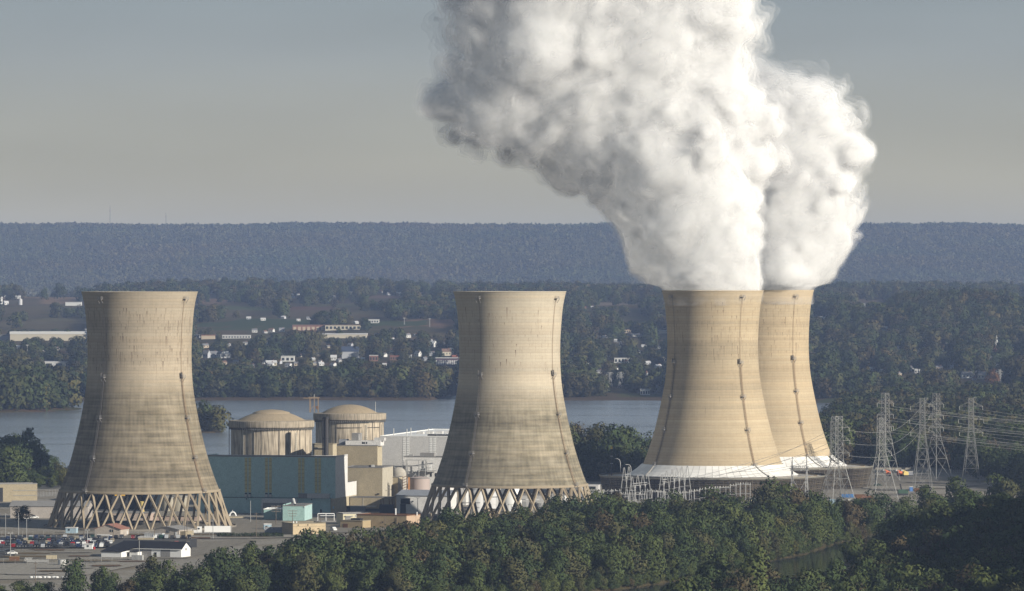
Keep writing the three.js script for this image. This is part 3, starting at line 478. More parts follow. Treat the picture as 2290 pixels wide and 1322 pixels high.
const M = {
  teal: siding(0.46, 0.66, 0.66), tealPale: siding(0.38, 0.58, 0.56), white: siding(0.78, 0.77, 0.76), offwhite: siding(0.62, 0.615, 0.61), cream: siding(0.72, 0.66, 0.47), beige: conc(0.50, 0.44, 0.32),
  tan: conc(0.40, 0.345, 0.245), tanDark: conc(0.33, 0.29, 0.215), pale: conc(0.50, 0.46, 0.38), grey: conc(0.30, 0.295, 0.29), roof: conc(0.22, 0.215, 0.21), dark: mat(0.03, 0.03, 0.032, 0.7), black: mat(0.02, 0.021, 0.025, 0.6), yellow: siding(0.62, 0.58, 0.30),
  glass: mat(0.03, 0.035, 0.04, 0.15), steelPale: mat(0.52, 0.52, 0.50, 0.6), steelGrey: mat(0.34, 0.34, 0.33, 0.6), brown: mat(0.17, 0.09, 0.05, 0.9), lightBlue: siding(0.38, 0.52, 0.62), blueGrey: siding(0.32, 0.34, 0.38), pink: conc(0.48, 0.38, 0.33), brick: conc(0.30, 0.13, 0.085), orange: mat(0.62, 0.13, 0.03, 0.5), roofBlack: mat(0.025, 0.026, 0.032, 0.85), roofPink: conc(0.36, 0.18, 0.14), whitePaint: mat(0.8, 0.8, 0.78, 0.6), wood: mat(0.17, 0.14, 0.11, 0.95), asphalt: mat(0.15, 0.147, 0.142, 0.95, { map: scaled(grainMap, 1 / 20) }), tarmac: mat(0.37, 0.335, 0.275, 0.95, { map: scaled(grainMap, 1 / 25) }), roadPale: mat(0.50, 0.46, 0.39, 0.95, { map: scaled(grainMap, 1 / 18) }), glassTeal: mat(0.1, 0.18, 0.18, 0.2),
};
const TH = R(11.5), hoistRust = mat(0.24, 0.185, 0.135, 0.9);
const box = (name, m, parent, x0, x1, y0, y1, z0, z1, skip = 'd') => mb().box(x0, x1, y0, y1, z0, z1, skip).build(name, m, parent);
// a building placed by its front corner: px column at distance d
const site = (name, label, category, px, d, turn, group) => thing(name, label, category, [gx(px, d), 0, -d], turn, group);
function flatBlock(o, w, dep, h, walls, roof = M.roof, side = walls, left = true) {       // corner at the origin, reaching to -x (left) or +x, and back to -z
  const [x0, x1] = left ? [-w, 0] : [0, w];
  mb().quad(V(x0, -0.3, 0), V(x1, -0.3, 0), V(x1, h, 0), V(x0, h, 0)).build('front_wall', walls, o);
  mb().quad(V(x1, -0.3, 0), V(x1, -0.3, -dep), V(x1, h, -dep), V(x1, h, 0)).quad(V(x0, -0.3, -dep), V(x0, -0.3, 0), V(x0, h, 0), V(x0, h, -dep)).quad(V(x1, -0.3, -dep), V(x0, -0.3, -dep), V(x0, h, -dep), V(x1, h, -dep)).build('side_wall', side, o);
  box('roof', roof, o, x0 + 0.25, x1 - 0.25, h - 0.5, h - 0.2, -dep + 0.25, -0.25);
  const t = mb(), e = 0.12; t.box(x0 - e, x1 + e, h - 0.25, h + 0.18, -0.3, e).box(x0 - e, x1 + e, h - 0.25, h + 0.18, -dep - e, -dep + 0.3).box(x0 - e, x0 + 0.3, h - 0.25, h + 0.18, -dep + 0.3, -0.3).box(x1 - 0.3, x1 + e, h - 0.25, h + 0.18, -dep + 0.3, -0.3); t.build('parapet', roof, o);
  return [x0, x1];
}
function gable(o, w, dep, eave, ridge, walls, roof, along = 'x', left = true) {              // ridge along x (front is an eave side) or z (front is a gable end)
  const [x0, x1] = left ? [-w, 0] : [0, w], xm = (x0 + x1) / 2, zm = -dep / 2, b = mb(), f = mb(), v = 0.5;
  f.quad(V(x0, -0.3, 0), V(x1, -0.3, 0), V(x1, eave, 0), V(x0, eave, 0)); b.quad(V(x1, -0.3, 0), V(x1, -0.3, -dep), V(x1, eave, -dep), V(x1, eave, 0)).quad(V(x0, -0.3, -dep), V(x0, -0.3, 0), V(x0, eave, 0), V(x0, eave, -dep)).quad(V(x1, -0.3, -dep), V(x0, -0.3, -dep), V(x0, eave, -dep), V(x1, eave, -dep));
  const slab = (a, c, e, g) => { const r = mb(), dn = V(0, -0.22, 0), q = (p) => p.clone().add(dn); r.quad(a, c, e, g).quad(q(g), q(e), q(c), q(a)).quad(q(a), q(c), c, a).quad(q(c), q(e), e, c).quad(q(e), q(g), g, e).quad(q(g), q(a), a, g); r.build('roof_slope', roof, o); };
  const L = 0.16;
  if (along === 'x') { b.tri(V(x1, eave, 0), V(x1, eave, -dep), V(x1, ridge, zm)).tri(V(x0, eave, -dep), V(x0, eave, 0), V(x0, ridge, zm)); const k = (ridge - eave) / (dep / 2) * v; slab(V(x0 - v, eave - k + L, v), V(x1 + v, eave - k + L, v), V(x1 + v, ridge + L, zm), V(x0 - v, ridge + L, zm)); slab(V(x1 + v, eave - k + L, -dep - v), V(x0 - v, eave - k + L, -dep - v), V(x0 - v, ridge + L, zm), V(x1 + v, ridge + L, zm)); } else { f.tri(V(x0, eave, 0), V(x1, eave, 0), V(xm, ridge, 0)); b.tri(V(x1, eave, -dep), V(x0, eave, -dep), V(xm, ridge, -dep)); const k = (ridge - eave) / (w / 2) * v; slab(V(x1 + v, eave - k + L, v), V(x1 + v, eave - k + L, -dep - v), V(xm, ridge + L, -dep - v), V(xm, ridge + L, v)); slab(V(x0 - v, eave - k + L, -dep - v), V(x0 - v, eave - k + L, v), V(xm, ridge + L, v), V(xm, ridge + L, -dep - v)); }
  f.build('front_wall', walls, o); b.build('side_wall', walls, o); return [x0, x1];
}
const pane = (name, m, o, x0, x1, y0, y1, z = 0, t = 0.12) => box(name, m, o, x0, x1, y0, y1, z - 0.05, z + t, '');
const sidePane = (name, m, o, z0, z1, y0, y1, x = 0, t = 0.12) => box(name, m, o, x - 0.05, x + t, y0, y1, z0, z1, '');

{ // teal turbine hall
  const o = site('turbine_hall', 'long teal turbine hall with yellow window strips and a white end wall', 'building', 750, 2640, -TH), k = 0.2276, px = (q) => (q - 750) * k / Math.cos(TH), py = (q) => 118 - (q - 631) * k;
  const W = 74, H = 28.8, S = 7.9;
  mb().quad(V(-W, S, 0), V(0, S, 0), V(0, H, 0), V(-W, H, 0)).quad(V(-W, 0, -46), V(-W, 0, 0), V(-W, H, 0), V(-W, H, -46)).build('front_wall', M.teal, o);
  mb().box(-W, -2.4, -0.3, S, 0, 1.3).build('lower_wall', M.teal, o);
  box('base_wall', M.beige, o, -2.4, 0.25, -0.3, S, -46, 0.6);
  mb().quad(V(0, S, 0), V(0, S, -27), V(0, H, -27), V(0, H, 0)).quad(V(0, S, -27), V(0, S, -47), V(0, 15, -47), V(0, 15, -27)).quad(V(0, 15, -27), V(-W, 15, -27), V(-W, H, -27), V(0, H, -27)).build('end_wall', M.white, o);
  box('roof', M.roof, o, -W, -0.3, H - 0.6, H - 0.2, -27, -0.2); box('annex_roof', M.roof, o, -W, -0.3, 14.4, 14.8, -47, -27);
  box('roof_trim', M.grey, o, -W, 0.15, H, H + 0.7, -0.6, 0.15); box('side_trim', M.offwhite, o, -0.5, 0.15, H, H + 0.7, -27, -0.6); box('ledge', M.dark, o, -W, -2.4, S - 0.05, S + 0.18, 0.02, 1.42);
  for (const c of [548, 556.5, 594.2, 603.3, 669, 677, 706.5, 714.5]) {
    const s = pane('window_strip', M.yellow, o, px(c - 3), px(c + 3), py(1103), py(1025), 0.02, 0.14);
    for (let j = 1; j < 9; j++) pane('glazing_bar', M.tanDark, s, px(c - 3), px(c + 3), lerp(py(1103), py(1025), j / 9) - 0.1, lerp(py(1103), py(1025), j / 9) + 0.1, 0.14, 0.06);
    if (c < 670) { pane('vent', M.black, o, px(c - 2.6), px(c + 2.6), py(1107), py(1104), 0.02, 0.2); pane('vent_hood', M.offwhite, o, px(c - 2.6), px(c + 2.6), py(1113), py(1107.4), 0.02, 0.9); }
  }
  pane('duct', M.grey, o, px(669), px(688), py(1114.6), py(1104), 0.02, 2.0); pane('duct', M.offwhite, o, px(688.4), px(738), py(1114.6), py(1104), 0.02, 2.2);
  for (const c of [525, 578]) pane('hatch', M.tealPale, o, px(c - 2), px(c + 2), py(1104), py(1099), 0.02, 0.1);
  for (const c of [551, 626, 698]) pane('wall_lamp', M.dark, o, px(c - 1), px(c + 1), S - 0.9, S - 0.3, 1.3, 0.5);
  pane('bay_frame', M.white, o, px(585), px(666), 0, S - 0.3, 1.32, 0.7); pane('bay_recess', M.grey, o, px(588), px(664), 0, 5.4, 2.04, 0.08); pane('side_door', M.black, o, px(717), px(720.5), 0, 2.3, 1.32, 0.1);
  pane('sign_plate', M.lightBlue, o, -1.2, -0.5, 2.6, 3.9, 0.62, 0.08);
}
// ---- reactor buildings
function reactorDome(label, px, d, r, ringH, wallTop, domeTop, ribsOn) {
  const o = site('reactor_building', label, 'reactor building', px, d, 0), lathe = (pts, seg = 96) => new THREE.LatheGeometry(pts.map((q) => new THREE.Vector2(...q)), seg);
  const setUV = (g, R0) => { const p = g.attributes.position, u = g.attributes.uv; for (let i = 0; i < p.count; i++) u.setXY(i, u.getX(i) * 2 * Math.PI * R0, p.getY(i)); return g; };
  put('wall', setUV(lathe([[r, -0.3], [r, wallTop]]), r), mat(0.60, 0.53, 0.43, 0.95, { map: st }), o);
  put('ring_girder', setUV(lathe([[r, wallTop - 0.2], [r + 1.1, wallTop + 0.5], [r + 1.3, wallTop + 0.7], [r + 1.3, ringH], [r + 0.7, ringH + 0.25], [r - 3.5, ringH + 0.3]]), r), mat(0.48, 0.425, 0.345, 0.95, { map: st }), o);
  const arc = [], R1 = r - 3.2, hh = domeTop - ringH; for (let k = 0; k <= 14; k++) { const t = k / 14 * Math.PI / 2; const q = 1 - k / 14; arc.push([Math.max(0.01, R1 * q), ringH + 0.2 + hh * (1 - Math.pow(q, ribsOn ? 1.75 : 2.1))]); }
  put('dome', setUV(lathe(arc), r), mat(0.41, 0.335, 0.235, 0.95, { map: gr }), o);
  if (ribsOn) put('dome_cap', lathe([[R1 * 0.54, ringH + hh * 0.66], [R1 * 0.52, ringH + hh * 0.8], [R1 * 0.3, domeTop - 0.1], [0.01, domeTop + 0.35]]), mat(0.36, 0.29, 0.2), o);
  const tooth = mb(); for (let k = 0; k < 110; k++) { const a = k * 360 / 110, p = polar(r + 0.75, a, wallTop - 0.75), q = polar(r + 0.75, a, wallTop + 0.1); tooth.bar(p, q, 0.55, 0.5); } tooth.build('tendon_caps', mat(0.13, 0.13, 0.125, 0.8), o).userData.kind = 'stuff';
  const B = ribsOn ? [-64, -38, -22, -11, 14, 28, 47, 60, 74] : [-50, -20, 18, 44, 62];
  for (const a of B) { const b = mb().bar(polar(r + 0.08, a, 0), polar(r + 0.08, a, wallTop - 0.5), 0.42 + (a % 3) * 0.12, 0.35); b.build('buttress', mat(0.36, 0.32, 0.26, 0.95, { map: gr }), o); }
  for (const a of ribsOn ? [-41, 39] : [30, 70]) { const l = mb(); for (const s of [-1.1, 1.1]) l.bar(polar(r + 0.4, a + s, 2), polar(r + 0.4, a + s, wallTop - 2), 0.16); for (let h = 2; h < wallTop - 2; h += 1) l.bar(polar(r + 0.4, a - 1.1, h), polar(r + 0.4, a + 1.1, h + 0.5), 0.3, 0.25); l.build('ladder', mat(0.5, 0.47, 0.4), o); }
  return o;
}
{
  const a = reactorDome('round concrete reactor building with streaked ring girder and capped dome behind the turbine hall', 607, 2745, 21.4, 44.6, 40.9, 50.3, true);
  const p = mb().rod(V(-22.2, 20, 4), V(-22.2, 43, 4), 0.18); p.build('down_pipe', M.dark, a);
  const b = reactorDome('round concrete reactor building with a shallow dome, mast and hoist frame', 782, 2830, 18.6, 46.3, 42.6, 51.0, false), k = 2830 / F, x = (q) => (q - 780) * k, y = (q) => 118 - (q - 631) * k;
  for (const [w0, w1, wy] of [[-38, -10, 43.4], [-8, 34, 41.8], [20, 60, 43.4]]) { const g = mb(); for (let q = w0; q < w1; q += 2.2) g.bar(polar(18.9, q, wy), polar(18.9, q + 1.5, wy), 0.8, 0.5); g.build('vent_band', mat(0.10, 0.11, 0.11), b); }
  for (const [q0, q1] of [[-22, 22], [33, 58]]) { const g = mb(); for (let q = q0; q < q1; q += 4) g.bar(polar(18.8, q, 39), polar(18.8, q + 4, 39), 0.3, 0.3); g.build('panel_edge', M.dark, b); }
  mb().rod(V(x(838), 46, 4), V(x(838), y(898), 4), 0.16, 0.1).build('mast', M.steelPale, b);
  // rusty hoist frame standing on the ring
  const f = thing('hoist_frame', 'rusty steel hoist frame standing on the ring of the shallow-domed reactor building', 'steel frame', [gx(703, 2826), y(922), -2826]), L = (q) => (q - 703) * k, T = y(889) - y(922);
  for (const [q, z] of [[693, 1.5], [703, 1.5], [712, 1.5], [694, -2.5], [711, -2.5]]) mb().bar(V(L(q), 0, z), V(L(q), T, z), 0.5).build('post', hoistRust, f);
  mb().bar(V(L(690), T, 1.5), V(L(714), T, 1.5), 0.6).bar(V(L(690), T, -2.5), V(L(714), T, -2.5), 0.6).bar(V(L(678), T - 0.3, -0.5), V(L(712), T - 0.3, -0.5), 0.45).build('top_beam', hoistRust, f);
  mb().bar(V(L(703), T, 1.5), V(L(703), T + 2, 1.5), 0.2).build('lightning_rod', M.steelPale, f); mb().bar(V(L(693), 1, 1.5), V(L(703), 4, 1.5), 0.3).bar(V(L(712), 1, 1.5), V(L(703), 4, 1.5), 0.3).build('brace', hoistRust, f);
  mb().bar(V(L(709), 2, 1.6), V(L(709), 3.6, 1.6), 0.9).build('winch', M.brown, f);
}
{ // tall black vent stack
  const o = site('vent_stack', 'slender black vent stack between the two round reactor buildings', 'stack', 729, 2712, 0); mb().rod(V(0, 0, 0), V(0, 47.5, 0), 1.35, 1.35, 20).build('pipe', mat(0.035, 0.033, 0.034, 0.6), o); for (const h of [14, 24, 36, 46.8]) mb().rod(V(0, h, 0), V(0, h + 0.5, 0), 1.5, 1.5, 20).build('band', M.black, o); mb().rod(V(-1.7, 0, 0.4), V(-1.7, 47, 0.4), 0.3).build('side_pipe', M.black, o);
}
{ // auxiliary concrete blocks
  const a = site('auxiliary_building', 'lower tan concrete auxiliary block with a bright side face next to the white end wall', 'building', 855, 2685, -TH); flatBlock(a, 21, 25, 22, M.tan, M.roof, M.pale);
 pane('wall_lamp', M.dark, a, -2.6, -1.6, 8, 8.6, 0, 0.6); box('roof_vent', M.steelPale, a, -7, -5.6, 21.6, 23.2, -6, -5); box('roof_vent', M.dark, a, -8.4, -7.3, 21.6, 23.0, -6, -5); sidePane('wall_lamp', M.dark, a, -9, -8.2, 9.5, 10.1); sidePane('wall_lamp', M.dark, a, -20, -19.2, 9.5, 10.1);
  const b = site('auxiliary_building', 'tall tan concrete block behind the auxiliary block, under a white roof house', 'building', 844, 2722, -TH); flatBlock(b, 27, 11, 32.2, M.tan, M.roof, M.beige);
  box('roof_house', M.white, b, -17.5, 1.4, 32.0, 34.6, -9.5, -1.2); for (const q of [-8.6, -7.7, -6.5]) pane('window', M.black, b, q, q + 0.7, 33.0, 34.0, -1.2, 0.08); box('lift_tower', M.grey, b, -14.5, -9.9, 34.6, 38.6, -7, -2.6); pane('door_panel', M.white, b, -10.8, -10.1, 34.8, 38.2, -2.6, 0.08); box('stair_head', M.offwhite, b, -2.5, 3.0, 34.6, 36.2, -7, -2.6); box('dark_bay', M.blueGrey, b, -21.5, -17.6, 32, 35.2, -9.5, -3);
  const c = site('valve_house', 'narrow tan concrete house with a ledge beside the black vent stack', 'building', 744, 2716, -TH); flatBlock(c, 11, 9, 33.2, M.tan, M.tanDark, M.beige); box('ledge', M.pale, c, -10.8, -3, 31, 31.4, 0.05, 0.9);
  const d = site('annex_wing', 'low tan annex strip with a lamp beside the dark pipe columns', 'building', 891, 2708, -TH); flatBlock(d, 5, 10, 16.2, M.tan, M.roof, M.beige);
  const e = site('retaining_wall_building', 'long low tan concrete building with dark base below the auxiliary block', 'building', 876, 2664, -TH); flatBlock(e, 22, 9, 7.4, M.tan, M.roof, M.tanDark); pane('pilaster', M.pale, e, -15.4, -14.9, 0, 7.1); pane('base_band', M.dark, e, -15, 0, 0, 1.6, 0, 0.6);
  const f = thing('shipping_container', 'blue grey container parked against the dark base of the low tan building', 'container', [gx(800, 2652), 0, -2652], -TH); box('body', M.blueGrey, f, -4, 3.5, 0.2, 3.2, -2.5, 0); box('cargo_door', M.dark, f, -6, -4.02, 0.2, 3.2, -2.5, 0); box('roof_sheet', M.offwhite, f, -6, 9, 3.25, 3.5, -3.5, 0.2);
  const g = thing('transformer', 'dark transformer with bushings beside the low tan building', 'transformer', [gx(868, 2648), 0, -2648], -TH); box('tank', M.dark, g, -4.5, 2.5, 0, 4.4, -3, 0); box('radiator', M.black, g, -4.6, 2.6, 0.6, 3.8, 0.02, 0.5); for (const q of [-4, -2.6, 0.4, 1.8]) mb().rod(V(q, 4.4, -1.5), V(q - 0.3, 7.2, -1.5), 0.24, 0.14).build('bushing', M.brown, g); box('control_box', M.grey, g, 2.8, 4, 0, 2.4, -1.5, -0.2);
}
{ // white building and the block in front of it
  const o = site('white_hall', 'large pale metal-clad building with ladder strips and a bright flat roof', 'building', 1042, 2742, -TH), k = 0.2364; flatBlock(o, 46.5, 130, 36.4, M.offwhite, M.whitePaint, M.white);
  for (const q of [903, 911.5, 963, 971.5]) { const x = (q - 1042) * k / 0.98, s = pane('ladder_strip', M.whitePaint, o, x - 0.75, x + 0.75, 20, 36, 0, 0.08); for (let h = 20.5; h < 36; h += 0.95) pane('rung', M.steelGrey, s, x - 0.7, x + 0.7, h, h + 0.22, 0.08, 0.08); }
  for (const [x, z, h] of [[-41, -8, 4.2], [-36.5, -20, 3.6], [-33, -14, 4.4], [-29, -40, 3.5]]) mb().rod(V(x, 36, z), V(x, 36 + h, z), 0.22).build('vent_pipe', M.steelPale, o);
  for (const x of [-21.5, -16.8, -12.2, -7.6]) { box('fan_housing', M.dark, o, x, x + 3.6, 36, 37.3, -8, -3); }
  for (let j = 0; j < 9; j++) box('roof_monitor', M.offwhite, o, -37 + j * 4.4, -33.4 + j * 4.4, 36, 37.4, -50 - j * 4, -46 - j * 4); mb().rod(V(-9, 36, -30), V(-9, 39.6, -30), 0.9, 0.7, 10).build('green_vessel', mat(0.05, 0.16, 0.11, 0.6), o);
  const f = site('white_block', 'lower pale block with an open steel staircase across its front', 'building', 1006, 2728, -TH); flatBlock(f, 25, 9.5, 26, M.white, M.roof, M.white);
  box('air_handler', M.grey, f, -16.5, -9, 25.8, 28, -6, -2); box('small_fan', M.steelGrey, f, -22.6, -20.4, 25.8, 27.1, -4, -2.5); for (const x of [-10.6, -8]) pane('window', M.black, f, x, x + 0.9, 15.6, 17.5); pane('door', M.black, f, -2.2, -1.3, 20.5, 22.6);
  const s = site('steel_staircase', 'open steel staircase and platforms fixed to the lower pale block', 'staircase', 1006, 2727.4, -TH), st2 = M.steelGrey;
  for (const [x, z] of [[-23, 3], [-16, 3], [-12.5, 3], [-23, 0.4], [-12.5, 0.4]]) mb().bar(V(x, 10, z), V(x, 24.6, z), 0.34).build('column', st2, s);
  mb().bar(V(-23, 24.4, 3), V(-12.5, 24.4, 3), 0.36).bar(V(-23, 21, 3), V(-12.5, 21.4, 3), 0.3).bar(V(-12.5, 24.4, 3), V(-7, 23.6, 0.4), 0.3).build('beam', st2, s); box('landing', st2, s, -17, -6.5, 18.7, 18.95, 0.2, 3.2); box('landing', st2, s, -22.8, -15, 12.2, 12.45, 0.2, 3.2);
  for (const [a, b] of [[V(-22, 12.4, 2.4), V(-16.6, 18.8, 2.4)], [V(-14, 12.4, 1), V(-20, 18.6, 1)]]) { const m = mb(); m.bar(a, b, 0.35).bar(a.clone().add(V(0, 0, -0.9)), b.clone().add(V(0, 0, -0.9)), 0.35); for (let t = 0; t < 1; t += 0.07) { const p = a.clone().lerp(b, t); m.bar(p, p.clone().add(V(0, 0, -0.9)), 0.4, 0.08); } m.build('stair_flight', st2, s); }
  { const m = mb(); for (let x = -16.8; x < -6; x += 1.5) m.bar(V(x, 19, 3.1), V(x, 20, 3.1), 0.1); m.bar(V(-17, 20, 3.1), V(-6.5, 20, 3.1), 0.12).bar(V(-12, 19, 3.1), V(-6.8, 22.4, 1.5), 0.15); m.build('railing', M.steelPale, s); }
  box('equipment_cabinet', M.whitePaint, s, -10.6, -9.6, 18.96, 21.6, 1, 1.8);
}
{ // tanks beside the staircase
  const lath = (pts) => new THREE.LatheGeometry(pts.map((q) => new THREE.Vector2(...q)), 40);
  const a = site('dome_tank', 'pale domed tank rising behind the tan annex strip', 'tank', 891, 2722, 0); put('shell', lath([[4.1, 0], [4.1, 17.6], [3.4, 19.4], [1.9, 20.6], [0.01, 21]]), conc(0.46, 0.43, 0.38), a); mb().bar(V(-2, 20.6, 1), V(2, 20.6, 1), 0.2).bar(V(-2, 21.6, 1), V(2, 21.6, 1), 0.15).bar(V(-2, 20.4, 1), V(-2, 21.7, 1), 0.15).bar(V(2, 20.4, 1), V(2, 21.7, 1), 0.15).build('top_rail', M.steelPale, a);
  const b = site('storage_tank', 'mauve cylindrical storage tank beside the rusty ladder tower', 'tank', 938, 2702, 0); put('shell', lath([[5.4, 0], [5.4, 15.9], [5.2, 16.2], [0.01, 16.9]]), mat(0.40, 0.33, 0.30, 0.7), b); put('rim', lath([[5.4, 15.7], [5.6, 15.7], [5.6, 16.1], [5.3, 16.1]]), M.grey, b);
  const c = site('ladder_tower', 'narrow rusty ladder tower between dark pipes and the mauve tank', 'ladder tower', 905, 2694, 0); for (const x of [-1.1, 1.1]) mb().bar(V(x, 0, 0), V(x, 17.2, 0), 0.3).build('post', rustSteel, c); for (let h = 1; h < 17; h += 1.4) mb().bar(V(-1.1, h, 0), V(1.1, h + 0.9, 0), 0.3).build('brace', M.brown, c); mb().bar(V(2.2, 0, 0), V(2.2, 16.6, 0), 1.0).build('orange_riser', mat(0.46, 0.22, 0.09), c);
  const d = site('pipe_cluster', 'cluster of dark vertical pipes beside the tan annex strip', 'pipes', 895, 2693, 0); for (let j = 0; j < 4; j++) mb().rod(V(-0.9 + j * 0.62, 0, -j * 0.3), V(-0.9 + j * 0.62, 16.4 - j * 0.3, -j * 0.3), 0.28).build('pipe', M.dark, d);
}
{ // white gabled warehouse with a dark dock, and the small buildings in front
  const o = site('white_warehouse', 'white metal warehouse with a dark loading dock below the mauve tank', 'building', 1002, 2640, -TH); gable(o, 27, 30, 9.2, 11.4, M.white, M.blueGrey, 'x');
  pane('loading_dock', M.black, o, -24.6, -19.8, 4.9, 7.6, 0, 0.5); pane('dock_canopy', M.steelGrey, o, -24.8, -19.6, 7.6, 7.9, 0, 1.6); pane('lower_opening', M.dark, o, -25, -22, 0, 4.8, 0, 0.08); pane('door', M.steelGrey, o, -12.4, -11.2, 0, 2.3); pane('wall_lamp', M.dark, o, -18.6, -18, 6, 6.5, 0, 0.4);
  const c = site('cream_building', 'small cream building with a grey door and two windows beside the tan warehouse', 'building', 767, 2518, R(19)); flatBlock(c, 13.2, 11, 5.6, M.cream, M.grey, M.cream, false); pane('door', M.grey, c, 1.1, 3.8, 0, 4.1); pane('door_canopy', M.steelGrey, c, 1.0, 5, 4.15, 4.5, 0, 0.9); for (const x of [6.2, 11.4]) pane('window', M.steelGrey, c, x, x + 0.9, 3.9, 4.9);
  mb().rod(V(1.8, 0, 3.6), V(1.8, 2.2, 3.6), 0.9, 0.9, 12).build('water_butt', M.cream, c);
  const l = site('tan_warehouse', 'long tan metal warehouse with a side wall coloured as sunlit and a thin white flue', 'building', 909, 2482, R(-26)); flatBlock(l, 27, 14.5, 6.3, siding(0.44, 0.345, 0.21), M.brown, siding(0.54, 0.40, 0.29)); mb().rod(V(-7.4, 6, -3), V(-7.4, 9.4, -3), 0.35).build('flue', M.whitePaint, l); mb().rod(V(1, 6, -9), V(1, 7.6, -9), 0.3).build('roof_vent', M.whitePaint, l); box('wing_wall', siding(0.44, 0.345, 0.21), l, -31, -19, -0.2, 3.6, 0.5, 9); box('wing_roof', M.tanDark, l, -31.2, -18.9, 3.6, 3.85, 0.3, 9.2); pane('wing_door', M.brown, l, -29.5, -27, 0, 2.2, 9); pane('wall_lamp', M.dark, l, -13, -12.5, 2.6, 3.1, 0, 0.3); box('roof_unit', M.black, l, -27, -22, 3.9, 4.7, 3, 6);  // side siding is a lighter copy of the front: sunlight put into the colour
  const m = site('tan_office', 'single-storey tan office with a side wall coloured as shaded in front of the small teal building', 'building', 655, 2416, R(24)); flatBlock(m, 16.4, 14, 5.5, siding(0.60, 0.48, 0.31), M.tanDark, siding(0.40, 0.33, 0.24), false); pane('wall_band', M.tanDark, m, 0, 16.4, 4.0, 4.12); pane('entrance', M.black, m, 6.2, 7.6, 0, 2); pane('canopy', M.tanDark, m, 5.6, 9.4, 2.1, 2.4, 0, 0.8); for (const x of [2.4, 7.2]) pane('wall_lamp', M.dark, m, x, x + 0.4, 4.4, 5, 0, 0.2);  // side siding is a darker copy of the front: shade put into the colour
  for (const x of [1.4, 3]) mb().rod(V(x, 5.4, -3), V(x, 6.4, -3), 0.3).build('roof_vent', M.whitePaint, m);
  const n = site('teal_workshop', 'small pale teal workshop with a tilted silver cylinder on its roof', 'building', 681, 2558, R(-6)); flatBlock(n, 10.9, 26, 7.7, M.tealPale, M.roof, M.teal); mb().rod(V(-5.2, 8, -2), V(-6.4, 10.6, -5), 0.75, 0.75, 12).build('roof_cylinder', M.steelPale, n); box('parapet_cap', M.tealPale, n, -10.9, -10.4, 7.7, 8.2, -25, -0.4); pane('wall_lamp', M.whitePaint, n, -0.2, 0.3, 7, 7.4, 0, 0.4);
  const p = site('teal_shed', 'flat dark teal shed attached beside the pale teal workshop', 'building', 636, 2574, R(-6)); flatBlock(p, 10.4, 14, 5.3, M.tealPale, M.whitePaint, M.teal);
  const q = site('blue_booth', 'light blue guard booth between the grey trailer and the teal shed', 'booth', 590, 2470, R(8)); flatBlock(q, 3.6, 3.5, 2.7, M.lightBlue, M.offwhite, M.lightBlue, false); pane('window', M.glass, q, 0.8, 1.7, 1.1, 1.9);
  const t = site('site_trailer', 'long grey site trailer in front of the light blue booth', 'trailer', 592, 2432, R(4)); flatBlock(t, 9.4, 3.2, 2.9, M.blueGrey, M.grey, M.grey, false); for (const x of [3.2, 8.1]) pane('vent', M.whitePaint, t, x, x + 0.4, 2.2, 2.5); pane('skirt', M.dark, t, 0, 9.4, 0, 0.4);
  const w = site('pipe_rack', 'white tubular pipe rack in the yard beside the cream building', 'pipe rack', 729, 2545, 0); for (const x of [-4, 0, 4]) mb().bar(V(x, 0, 0), V(x, 4.4, 0), 0.3).build('post', M.whitePaint, w); mb().bar(V(-4, 4.4, 0), V(4, 4.4, 0), 0.4).bar(V(-3, 3.4, 0.5), V(4.4, 3.4, 0.5), 0.3).build('pipe', M.whitePaint, w); box('plinth', M.grey, w, -5, 5.5, 0, 0.9, -1, 1);
  const v = site('saddle_tank', 'white arched gas vessel on a saddle in front of the turbine hall', 'tank', 520, 2590, 0), arch = []; for (let i = 0; i <= 16; i++) { const a = i / 16 * Math.PI; arch.push(V(Math.cos(a) * 1.55, 1.2 + Math.sin(a) * 1.9, 0)); } put('vessel', new THREE.TubeGeometry(new THREE.CatmullRomCurve3(arch), 24, 0.42, 8), M.whitePaint, v); box('saddle', M.beige, v, -2.6, 5.2, 0, 0.9, -0.6, 0.6); mb().rod(V(0, 3.4, 0), V(0, 4.2, 0), 0.18).build('valve', M.steelPale, v);
}
